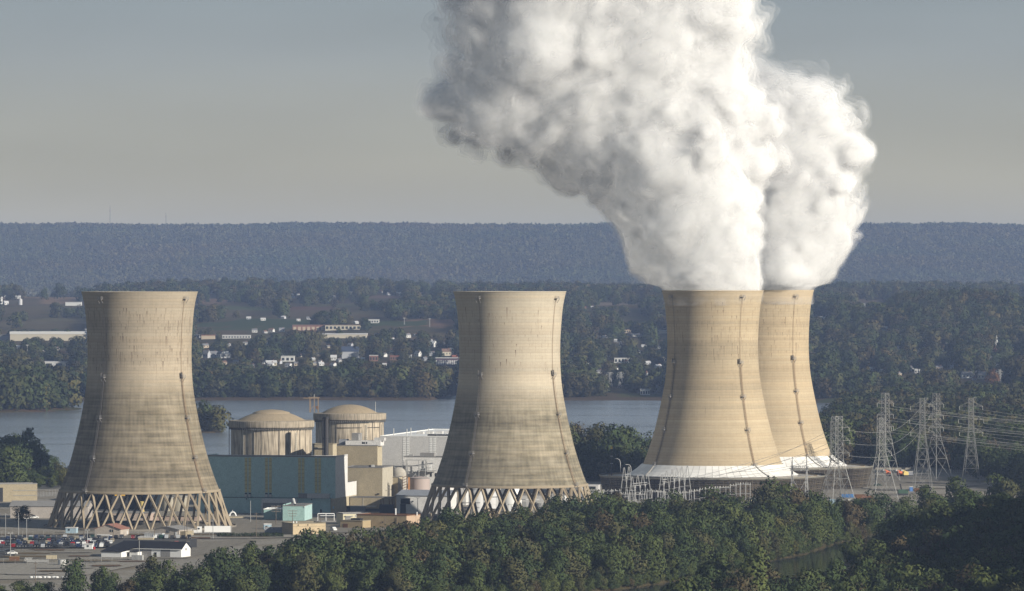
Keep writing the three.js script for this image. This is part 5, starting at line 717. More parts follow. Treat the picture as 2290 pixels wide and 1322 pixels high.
// ---------------------------------------------------------------- pylons
const pylonSteel = mat(0.24, 0.24, 0.23, 0.55, { metalness: 0.2 }), pylonDark = mat(0.20, 0.20, 0.195, 0.6, { metalness: 0.2 }), glassIns = mat(0.55, 0.55, 0.52, 0.4);
function pylon(label, px, d, H, base, waistH, top, arms, turn, o2 = {}) {
  const o = site('lattice_pylon', label, 'pylon', px, d, turn, o2.group); if (o2.y) o.position.y = o2.y; const w = (h) => h < waistH ? lerp(base, top * 1.15, h / waistH) / 2 : lerp(top * 1.15, top, (h - waistH) / (H - waistH)) / 2, c = (h, i, j) => V(i * w(h), h, j * w(h)), T = o2.t ?? 0.21, ms = o2.m ?? pylonSteel;
  for (const i of [-1, 1]) for (const j of [-1, 1]) mb().bar(c(-0.6, i, j), c(waistH, i, j), T).bar(c(waistH, i, j), c(H, i, j), T * 0.85).build('leg', ms, o);
  const hs = [0]; while (hs[hs.length - 1] < H - 1) { const h = hs[hs.length - 1]; hs.push(Math.min(H, h + Math.max(2.6, w(h) * 1.9))); }
  for (let k = 0; k + 1 < hs.length; k++) { const m = mb(), a = hs[k], b = hs[k + 1]; for (const [i, j, p, q] of [[-1, 1, 1, 1], [1, 1, 1, -1], [1, -1, -1, -1], [-1, -1, -1, 1]]) { m.bar(c(a, i, j), c(b, p, q), T * 0.5).bar(c(a, p, q), c(b, i, j), T * 0.5).bar(c(b, i, j), c(b, p, q), T * 0.55); } m.build('bracing', ms, o); }
  for (const [h, L, side = 0] of arms) for (const s of side ? [side] : [-1, 1]) {
    const m = mb(), tip = V(s * L, h, 0), up = h + Math.min(3, L * 0.36); for (const j of [-1, 1]) m.bar(c(h, s, j), tip, T * 0.6).bar(c(Math.min(up, H), s, j), tip, T * 0.45); for (const t of [0.3, 0.6]) m.bar(c(h, s, 1).lerp(tip, t), c(Math.min(up, H), s, 1).lerp(tip, t + 0.15), T * 0.35); const arm = m.build('cross_arm', ms, o);
    mb().rod(V(s * L, h, 0), V(s * L, h - 2.2, 0), 0.1).build('insulator', glassIns, arm);
  }
  if (o2.horn) for (const s of [-1, 1]) mb().bar(c(H - 3, s, 1), V(s * o2.horn, H, 0), T * 0.6).bar(c(H, s, 1), V(s * o2.horn, H, 0), T * 0.6).build('peak_horn', ms, o);
  return o;
}
const armTips = (o, h, L) => { o.updateMatrixWorld(true); return [-1, 1].map((s) => V(s * L, h - 2.2, 0).applyMatrix4(o.matrixWorld)); };
const pC = pylon('tall pylon with three pairs of arms and peak horns between two overlapped pylons', 2063, 2931, 52.6, 10.5, 33, 2.7, [[47.8, 6.7], [40.4, 7.2], [33.2, 6.6]], R(4), { horn: 3.3 });
const pE = pylon('pylon with three pairs of arms standing alone beside the dark hedge', 2172, 3028, 50.6, 9.6, 32, 2.6, [[45.6, 6.8], [37.8, 7.4], [30.4, 6.8]], R(4), { horn: 3.2 });
const pB = pylon('slim twin-peaked pylon behind the gravel lot wall, overlapped by a shorter one', 1980, 3085, 52, 12.5, 30, 3.2, [[46, 6.5], [39, 6.5], [32, 6.5]], R(38), { horn: 3 });
const pD = pylon('slim twin-peaked pylon overlapped by the pylon with peak horns', 2094, 3080, 52, 14, 27, 3.0, [[45.5, 6], [38.5, 6], [31.5, 6]], R(40), { horn: 3 });
const pA1 = pylon('dense lattice pylon with arms on one side in front of the louvred ring', 1872, 2742, 47, 15, 24, 4.2, [[41, 7.5, 1], [34.2, 8, 1], [27.6, 7.5, 1]], R(28), { t: 0.23 });
const pA2 = pylon('stepped lattice mast attached beside the one-sided pylon', 1866, 2735, 44.6, 12, 22, 3.6, [], R(-14), { t: 0.21 });
const pF = pylon('shorter lattice pylon with arms on one side standing on the lower track', 1971, 2822, 44.4, 14, 25, 3.4, [[39, 6, 1], [32.2, 6.4, 1], [25.6, 6, 1]], R(20), { t: 0.22 });
for (const [px, py, h, l] of [[2236, 893, 21, 'small far pylon next to the rust-coloured tree'], [2261, 886, 19, 'small far pylon beyond the rust-coloured tree'], [1388, 868, 17, 'small far pylon on the opposite shore'], [1364, 866, 16, 'small far pylon beside another on the opposite shore']]) { const [x, y, d] = px > 2000 ? [gx(px, 5350), 6, 5350] : landAt(px, py); pylon(l, px, d, h * (px > 2000 ? 1.05 : 1), 5, h * 0.55, 1.6, [[h * 0.93, 3.6], [h * 0.8, 4.2], [h * 0.67, 3.6]], 0.3, { t: 0.42, y }); VIEWS.push([px, 6, py - 4, d]); }
// ---------------------------------------------------------------- overhead wires
const wireMat = mat(0.36, 0.36, 0.35, 0.5);
function wire(a, b, sag, r = 0.07, label = null, group = 'wires between the pylons') { const pts = []; for (let i = 0; i <= 12; i++) { const t = i / 12; pts.push(a.clone().lerp(b, t).add(V(0, -sag * 4 * t * (1 - t), 0)).sub(a)); } const m = put('power_line', new THREE.TubeGeometry(new THREE.CatmullRomCurve3(pts), 24, r, 5), wireMat, null); m.position.copy(a); return tag(m, label, 'power line', group); }
{
  const far = (p, dx, dz, dy) => p.clone().add(V(dx, dy, dz));
  for (const [o, A, l] of [[pC, [[47.8, 6.7], [40.4, 7.2], [33.2, 6.6]], 'wire running on from the pylon with peak horns across the dark woods'], [pE, [[45.6, 6.8], [37.8, 7.4], [30.4, 6.8]], 'wire running on from the lone pylon across the dark woods']]) for (const [h, L] of A) for (const p of armTips(o, h, L)) wire(p, far(p, 165, 75, -9), 4, 0.085, l, l);
  for (const [h, L] of [[46, 6.5], [39, 6.5], [32, 6.5]]) for (const p of armTips(pB, h, L)) wire(p, far(p, 200, 60, -8), 5, 0.08, 'wire running on from the slim pylon behind the gravel lot wall', 'wires of the slim pylon');
  const g1 = [[1598, 1066], [1622, 1060], [1650, 1056]].map(([px, py], i) => V(gx(px, 2760), gy(py, 2760), -2760 - i * 3));
  pA1.updateMatrixWorld(true); [[41, 7.5], [34.2, 8], [27.6, 7.5]].forEach(([h, L], i) => { const p = V(-2, h, 0).applyMatrix4(pA1.matrixWorld); wire(p, g1[i], 2.5, 0.08, 'slack wire strung from the one-sided pylon past the steaming tower', 'wires of the one-sided pylon'); wire(V(-1, h - 2.5, 1).applyMatrix4(pA1.matrixWorld), g1[i].clone().add(V(-30, -4, 6)), 2.5, 0.08, 'slack wire strung from the one-sided pylon past the steaming tower', 'wires of the one-sided pylon'); });
  pF.updateMatrixWorld(true); for (const [h, L] of [[39, 6], [32.2, 6.4], [25.6, 6]]) { const p = V(L, h - 2.2, 0).applyMatrix4(pF.matrixWorld), q = V(7.5, h + 0.5, 0).applyMatrix4(pA1.matrixWorld); wire(p, q, 0.9, 0.06, 'wire between the two one-sided pylons', 'wires between the one-sided pylons'); wire(p, far(p, 34, -180, 14), 3, 0.06, 'rising wire from the shorter pylon on the lower track', 'wires of the shorter pylon'); }
}
// ---------------------------------------------------------------- switchyard
const galv = mat(0.36, 0.36, 0.355, 0.55, { metalness: 0.15 });
function aFrame(parent, x, z, h, sp = 3.0) { const m = mb(), a = V(x, h, z); for (const s of [-1, 1]) m.bar(V(x + s * sp, -0.3, z), V(x + s * 0.18, h, z), 0.34); for (const t of [0.14, 0.34, 0.54, 0.72]) m.bar(V(x - sp * (1 - t), h * t, z), V(x + sp * (1 - t), h * t, z), 0.22); return m.build('a_frame', galv, parent); }
function gantry(label, px, d, frames, turn, beamH) { const o = site('switchyard_gantry', label, 'gantry', px, d, turn); for (const [x, z, h] of frames) aFrame(o, x, z, h); for (let i = 0; i + 1 < frames.length; i++) { const a = frames[i], b = frames[i + 1]; mb().bar(V(a[0], beamH, a[1]), V(b[0], beamH, b[1]), 0.34).bar(V(a[0], beamH - 1, a[1]), V(b[0], beamH - 1, b[1]), 0.22).build('beam', galv, o); mb().rod(V((a[0] + b[0]) / 2, beamH - 1, (a[1] + b[1]) / 2), V((a[0] + b[0]) / 2, beamH - 2.4, (a[1] + b[1]) / 2), 0.16).build('insulator', glassIns, o); } return o; }
gantry('pair of tall switchyard frames at the end of the yard with rounded tops', 1396, 2662, [[0, 0, 22.8], [2.6, -7, 23]], 0, 19.2);
gantry('row of four low A-frame gantries next to the tall rounded pair', 1414, 2655, [[0, 0, 18.4], [3.2, -6, 18.8], [6.2, -12, 19], [9.0, -18, 19.6]], R(2), 14.8);
gantry('pair of A-frame gantries in the middle of the switchyard', 1480, 2660, [[0, 0, 19.4], [2.6, -6, 21]], 0, 16.6);
gantry('row of four tall A-frame gantries beside the louvred wall', 1503, 2668, [[0, 0, 21.6], [2.9, -6, 22.2], [5.9, -12, 22.6], [9.2, -18, 23]], R(2), 17.8);
{ // low busbar supports, each a small portal
  const r = rng(31), label = 'low galvanised busbar portal in the switchyard', add = (px, d, h, w) => { const o = site('busbar_portal', label, 'busbar support', px, d, R(-10 + 20 * r()), 'busbar portals of the switchyard'); for (const x of [-w, w]) mb().bar(V(x, -0.2, 0), V(x, h, 0), 0.26).build('post', galv, o); mb().bar(V(-w - 0.4, h, 0), V(w + 0.4, h, 0), 0.3).bar(V(-w, h * 0.6, 0), V(w, h * 0.6, 0), 0.18).build('beam', galv, o); for (const x of [-w, 0, w]) mb().rod(V(x, h, 0), V(x, h + 0.9, 0), 0.16).build('insulator', glassIns, o); };
  for (let j = 0; j < 15; j++) add(1326 + j * 11.5 + r() * 5, 2640 + r() * 40, 9.2 + r() * 1.6, 1.4 + r());
  for (let j = 0; j < 17; j++) add(1490 + j * 11.4 + r() * 3, 2650 + j * 4 + r() * 10, 8.6 + 0.2 * j + r() * 0.8, 1.0 + r() * 0.5);
}
{ // lattice portal in front of the second louvred ring
  const d = 2760, k = d / F, o = site('lattice_portal', 'lattice portal with two peaks and a deep truss beam in front of the louvred rings', 'gantry', 1788, d, R(6)), y = (q) => 118 - (q - 631) * k;
  for (const x of [-3.9, 3.9]) { const m = mb(); for (const z of [-1.4, 1.4]) m.bar(V(x - 0.9, 0, z), V(x, y(1022), 0), 0.28).bar(V(x + 0.9, 0, z), V(x, y(1022), 0), 0.28); for (let h = 1; h < y(1022) - 2; h += 2.4) m.bar(V(x - 0.9 * (1 - h / 26), h, 1.4 * (1 - h / 26)), V(x + 0.9 * (1 - h / 26), h + 2, 1.4 * (1 - h / 26)), 0.16).bar(V(x + 0.9 * (1 - h / 26), h, 1.4 * (1 - h / 26)), V(x - 0.9 * (1 - h / 26), h + 2, 1.4 * (1 - h / 26)), 0.16); m.build('mast', galv, o); }
  const t = mb(); for (const [h0, z] of [[y(1043), 0.9], [y(1052), 0.9], [y(1043), -0.9], [y(1052), -0.9]]) t.bar(V(-5, h0, z), V(5, h0, z), 0.24); for (let x = -5; x < 5; x += 1) t.bar(V(x, y(1052), 0.9), V(x + 0.5, y(1043), 0.9), 0.15).bar(V(x + 0.5, y(1043), 0.9), V(x + 1, y(1052), 0.9), 0.15); t.build('truss_beam', galv, o); const c = mb(); for (const s of [-1, 1]) c.bar(V(-3.6 * s, 1, 0.5), V(3.6 * s, 13, 0.5), 0.22).bar(V(-2 * s, 0.5, 0.5), V(3.6 * s, 7, 0.5), 0.2); c.build('cross_brace', galv, o);
  const c2 = mb(); const pk = [V(-3.9, y(1022), 0), V(-1.5, y(1036), 0), V(0, y(1043), 0), V(1.5, y(1036), 0), V(3.9, y(1022), 0)]; for (let i = 0; i < 4; i++) c2.bar(pk[i], pk[i + 1], 0.16); c2.build('sling', galv, o);
}
// ---------------------------------------------------------------- gravel lot: machines and low buildings
{
  const lift = (px, py, l, body, jib) => { const d = onGround(py), o = site('boom_lift', l, 'boom lift', px, d, R(20)); box('chassis', M.dark, o, -1.6, 1.6, 0.4, 1.2, -1, 1); box('engine_housing', body, o, -1.8, 1.4, 1.2, 3.0, -1.1, 1.1); mb().bar(V(1.2, 2.8, 0), V(-2.6, 4.2, 0), 0.6).build('boom', jib, o); box('basket', M.steelGrey, o, -3.4, -2.3, 3.5, 4.6, -0.7, 0.7); for (const x of [-1.2, 1.2]) for (const z of [-1.1, 1.1]) mb().rod(V(x, 0.55, z - 0.15), V(x, 0.55, z + 0.15), 0.55, 0.55, 12).build('wheel', M.black, o); };
  lift(1986, 1066, 'orange boom lift parked alone on the gravel lot', M.orange, M.orange); lift(2014, 1066.5, 'orange boom lift parked next to a yellow one', M.orange, M.orange); lift(2026, 1067, 'yellow boom lift parked next to an orange one', mat(0.60, 0.46, 0.14, 0.5), mat(0.60, 0.46, 0.14, 0.5));
  const b = site('tool_cabin', 'blue grey tool cabin behind the boom lifts', 'cabin', 2042, onGround(1064), 0); flatBlock(b, 5, 2.6, 2.4, M.blueGrey, M.offwhite); pane('door', M.lightBlue, b, -3.4, -2.4, 0, 2);
  const t = site('portable_toilet', 'blue portable toilet beside the brown trailer', 'toilet', 2038, onGround(1100), 0); box('cabin', mat(0.06, 0.16, 0.4, 0.5), t, -1, 0.9, 0, 2.7, -1, 0.9); box('roof', M.whitePaint, t, -1.1, 1, 2.7, 2.9, -1.1, 1); pane('door', mat(0.1, 0.22, 0.5, 0.5), t, -0.7, 0.6, 0.2, 2.4, 0.9, 0.06);
  const r = site('brown_trailer', 'long brown trailer beside the blue portable toilet', 'trailer', 2072, onGround(1103), 0); box('body', M.brown, r, -6.6, 0, 0.7, 2.6, -2, 0); pane('hatch', M.whitePaint, r, -4.2, -3.4, 1.2, 1.9); for (const x of [-5.4, -1]) mb().rod(V(x, 0.5, 0.05), V(x, 0.5, -0.3), 0.45, 0.45, 10).build('wheel', M.black, r);
  const c = site('crawler_crane', 'dark green crawler machine on the lower track', 'crane', 2018, onGround(1108), R(10)); box('track', M.black, c, -3, 3, 0, 1.1, -1.6, 1.4); box('house', mat(0.03, 0.07, 0.045, 0.5), c, -2.4, 2.2, 1.1, 3.2, -1.2, 1.1); mb().bar(V(-0.4, 3, 0), V(-1.2, 6.4, 0), 0.8, 0.6).build('mast', M.dark, c); box('counterweight', mat(0.04, 0.09, 0.06, 0.5), c, 2.22, 3.2, 1.1, 2.6, -1.1, 1);
  const w = site('lot_wall', 'pale concrete wall at the back of the gravel lot', 'wall', 1958, onGround(1051), 0); for (let j = 0; j < 7; j++) box('wall_panel', M.roadPale, w, j * 5.4, j * 5.4 + 5.3, 0, 1.4, -0.3 - j * 0.4, -j * 0.4);
  const e = site('cream_depot', 'long low cream depot building half hidden by the riverside trees', 'building', 1944, onGround(1141), R(-6)); flatBlock(e, 26, 9, 4.6, M.cream, M.grey, M.cream); for (const x of [-22, -14, -8, -3]) pane('door', M.tanDark, e, x, x + 1.2, 0, 2.4); box('roof_unit', M.steelPale, e, -11, -9, 4.4, 5.6, -4, -2); const f = pane('blue_awning', M.lightBlue, e, -20.5, -17.5, 3.0, 5.6, 0, 1); box('side_store', M.white, e, -30, -26.2, 0, 5, -6, -0.4);
  const g = site('tarp_stack', 'stacks under blue tarpaulins behind the depot', 'stack', 1900, onGround(1113), 0); for (const x of [-4.4, -2, 0.4]) box('tarpaulin', mat(0.06, 0.18, 0.42, 0.6), g, x, x + 2.1, 0, 1.9, -1.5, 0); const h = site('steel_bundle', 'dark bundle of steel next to the blue tarpaulins', 'steel', 1922, onGround(1113), 0); for (let j = 0; j < 5; j++) mb().bar(V(-2.6, 0.5 + (j % 3) * 0.5, -j * 0.3), V(5, 0.5 + (j % 3) * 0.5, -j * 0.3), 0.45).build('beam', M.brown, h);
  const hs = site('brown_stack', 'reddish crates stacked behind the depot roof', 'crates', 1936, onGround(1124), 0); for (let j = 0; j < 6; j++) box('crate', j % 2 ? M.brown : mat(0.24, 0.13, 0.10), hs, -5 + (j % 3) * 3.2, -2.1 + (j % 3) * 3.2, j < 3 ? 0 : 1.9, j < 3 ? 1.8 : 3.6, -2, 0);
  const wt = site('cream_wall_building', 'low cream wall building at the foot of the louvred ring', 'building', 1735, onGround(1131), R(-4)); flatBlock(wt, 14, 6, 3.6, M.cream, M.offwhite); pane('door', M.grey, wt, -9, -7.6, 0, 2.4);
}
// ---------------------------------------------------------------- single trees and hedges
function singleTree(name, label, px, py, hpx, k, wide = 1, v = 0) { const d = onGround(py), s = hpx * d / F / 16.5, o = thing(name, label, 'tree', [gx(px, d), 0, -d], k); o.scale.set(s * wide, s, s * wide); put('trunk', nearTrunks[v], barkMat, o); put('crown', nearCrowns[v], leafMats[k], o); return o; }
singleTree('round_tree', 'round dark tree standing alone in front of the long warehouse', 47, 1168, 38, 4, 1.9, 2);
singleTree('shore_tree', 'broad olive tree on the shore between the middle tower and the louvred ring', 1325, 1062, 28, 3, 1.6, 3);
for (const [px, py, h, k, l] of [[1790, 1150, 46, 4, 'dark tree rising in front of the lattice portal'], [1822, 1150, 40, 1, 'dark tree next to the one rising before the lattice portal'], [1962, 1160, 42, 0, 'green tree standing between the depot and the crawler machine'], [1900, 1180, 50, 6, 'rust brown tree in front of the cream depot']]) singleTree('riverside_tree', l, px, py, h, k, 1.2, k % 5);
{ const d = onGround(1202), o = site('clipped_hedge', 'long clipped hedge on the verge beyond the lorry', 'hedge', 488, d, 0); const parts = []; for (let j = 0; j < 22; j++) { const g = nearCrowns[j % 7].clone(); g.scale(0.19, 0.15, 0.19).translate(j * 1.4, -0.1, (j % 2) * 0.6); parts.push(g); } put('foliage', mergeGeometries(parts), leafMats[1], o); }
// ---------------------------------------------------------------- town on the far bank: every house placed on the land where it stands
const H = { white: mat(0.60, 0.60, 0.58, 0.8), cream: mat(0.50, 0.455, 0.36, 0.85), grey: mat(0.42, 0.43, 0.45, 0.85), brick: mat(0.24, 0.13, 0.10, 0.9), tan: mat(0.48, 0.40, 0.30, 0.85), roofGrey: mat(0.20, 0.20, 0.21, 0.9), roofPale: mat(0.55, 0.55, 0.55, 0.8), roofBrown: mat(0.20, 0.13, 0.10, 0.9), roofBlue: mat(0.05, 0.07, 0.12, 0.7), roofRed: mat(0.28, 0.11, 0.08, 0.9) };
const glassDark = M.glass;
function clearView(px, half, low, d) { VIEWS.push([px, half, low, d]); }
function house(px, py, wpx, hpx, wall, roof, turn, label, group) {
  const [x, y, d] = landAt(px, py), k = d / F, w = wpx * k, h = Math.max(3, hpx * k), o = thing('house', label, 'house', [x, y - 0.2, -d], turn, group), dep = Math.max(6, w * 0.75), e = h * 0.6;
  const b = new THREE.Group(); gableCentred(o, w, dep, e, h, wall, roof);
  for (let j = 0; j < Math.max(2, Math.round(w / 4)); j++) { const n = Math.max(2, Math.round(w / 4)), xx = -w / 2 + (j + 0.5) * w / n; pane('window', glassDark, o, xx - 0.55, xx + 0.55, e * 0.35, e * 0.75, dep / 2, 0.06); }
  box('chimney', H.brick, o, w * 0.2, w * 0.2 + 0.9, h - 1, h + 1, -0.6, 0.3);
  clearView(px, wpx * 0.55, py - hpx * 0.2, d - dep / 2); return o;
}
function gableCentred(o, w, dep, e, h, wall, roof) {
  mb().box(-w / 2, w / 2, -0.5, e, -dep / 2, dep / 2, 'td').tri(V(w / 2, e, dep / 2), V(w / 2, e, -dep / 2), V(w / 2, h, 0)).tri(V(-w / 2, e, -dep / 2), V(-w / 2, e, dep / 2), V(-w / 2, h, 0)).build('wall', wall, o);
  const v = 0.4, L = 0.15, kk = (h - e) / (dep / 2) * v; for (const s of [-1, 1]) { const A = V(-w / 2 - v, e - kk + L, s * (dep / 2 + v)), B = V(w / 2 + v, e - kk + L, s * (dep / 2 + v)), C = V(w / 2 + v, h + L, 0), D = V(-w / 2 - v, h + L, 0), m = mb(); if (s > 0) m.quad(A, B, C, D); else m.quad(B, A, D, C); m.build('roof_slope', roof, o); }
}
function hall(px0, px1, py, hpx, wall, roof, label, o2 = {}) {                    // long flat building between two columns
  const pm = (px0 + px1) / 2, [x, y, d] = landAt(pm, py), k = d / F, w = (px1 - px0) * k, h = hpx * k, o = thing('hall', label, o2.cat ?? 'building', [x, y - 0.3, -d], o2.turn ?? 0), dep = o2.dep ?? 30;
  mb().box(-w / 2, w / 2, -2, h, -dep, 0, 'td').build('wall', wall, o); box('roof', roof, o, -w / 2 - 0.4, w / 2 + 0.4, h, h + (o2.fascia ?? 0.6), -dep, 0.5, '');
  const n = o2.bays ?? 0; for (let j = 0; j < n; j++) { const c = -w / 2 + (j + 0.5) * w / n; pane(o2.bay ?? 'window', o2.bayMat ?? glassDark, o, c - w / n * 0.3, c + w / n * 0.3, h * 0.25, h * 0.75, 0, 0.1); }
  clearView(pm, (px1 - px0) / 2 * (o2.clear ?? 1), py - hpx * (o2.show ?? 0.35), d); return o;
}
// farm and warehouses on the hill slope
hall(56, 84, 664, 9, H.cream, H.roofPale, 'cream poultry barn with a pale roof beside the hillside field', { bays: 4 }); hall(146, 181, 684, 8, H.white, H.roofPale, 'low barn with a long pale roof and white gable below the brown field', { dep: 18 });
hall(22, 196, 762, 15, H.cream, H.white, 'very long cream factory with a white fascia behind the trees', { fascia: 3.2, dep: 60, show: 0.75 }); hall(-14, 20, 762, 12, H.grey, H.roofGrey, 'grey-roofed end block of the long cream factory', { dep: 60 });
hall(98, 165, 823, 14, H.white, H.roofPale, 'white building with a long pale roof above the wooded point', { dep: 26, show: 0.5, bays: 3 }); hall(824, 847, 723, 8, H.white, H.roofPale, 'small white hall on the edge of the green field', { bays: 4 });
hall(654, 726, 742, 15, H.brick, H.roofBrown, 'red brick school block with a cream corner on the hillside', { dep: 24, bays: 7, bayMat: H.tan, show: 0.6 }); hall(727, 806, 738, 11, H.cream, H.roofBrown, 'long cream school wing beside the brick block', { dep: 20, bays: 9, show: 0.6 });
hall(720, 820, 757, 9, H.cream, H.roofPale, 'long low cream shed with a pale flat roof below the school', { dep: 40, fascia: 1.2, show: 0.7 }); hall(628, 658, 809, 12, H.white, H.white, 'flat-roofed white block near the river trees', { bays: 3, dep: 16 });
hall(764, 802, 803, 17, H.grey, H.roofBlue, 'large building with a dark blue roof in the riverside town', { fascia: 6, dep: 26 }); hall(826, 845, 808, 13, H.brick, H.white, 'brick shop with a white roof edge in the riverside town', { bays: 3, dep: 14 });
hall(872, 894, 806, 10, H.brick, H.roofRed, 'long red brick row in the riverside town', { bays: 4, dep: 12 }); hall(974, 1030, 820, 19, mat(0.10, 0.07, 0.09), H.white, 'dark mill building with a row of white piers behind the middle tower', { bays: 14, bay: 'pier', bayMat: H.white, dep: 18, show: 0.2 });
hall(1012, 1028, 862, 5, H.white, H.white, 'small white bridge over the creek mouth', { cat: 'bridge', dep: 5, show: 0 }); hall(2046, 2062, 835, 9, H.white, H.roofPale, 'white flat block above the pylons', { bays: 3, dep: 12 });
hall(1374, 1412, 812, 12, H.white, H.roofGrey, 'rambling white building between the middle and the steaming tower', { bays: 5, dep: 14 }); hall(1392, 1414, 745, 8, H.tan, H.roofBrown, 'brown hillside lodge among rust-coloured trees', { bays: 5, dep: 12 }); hall(1474, 1500, 746, 7, H.cream, H.roofPale, 'pale roof half hidden behind the steaming tower', { dep: 12 });
hall(1996, 2020, 783, 7, H.white, H.roofPale, 'pale flat roof among the trees of the knoll', { dep: 12 }); hall(432, 446, 757, 8, H.white, H.roofPale, 'white store beside the edge of the streaked tower', { dep: 14, bays: 2 }); hall(450, 480, 759, 9, H.tan, H.roofRed, 'tan store with a dull red roof near the streaked tower', { dep: 14, show: 0.5 }); hall(497, 560, 757, 7, H.white, H.white, 'row of white vans and sheds in front of a green slope', { dep: 10, bays: 10 });
hall(1432, 1454, 884, 13, H.white, H.grey, 'white lakeside house by the shore behind the louvred tower', { dep: 10, bays: 4 }); hall(1478, 1496, 811, 12, H.cream, H.cream, 'cream block beside a grey tower house', { dep: 10, bays: 2 });
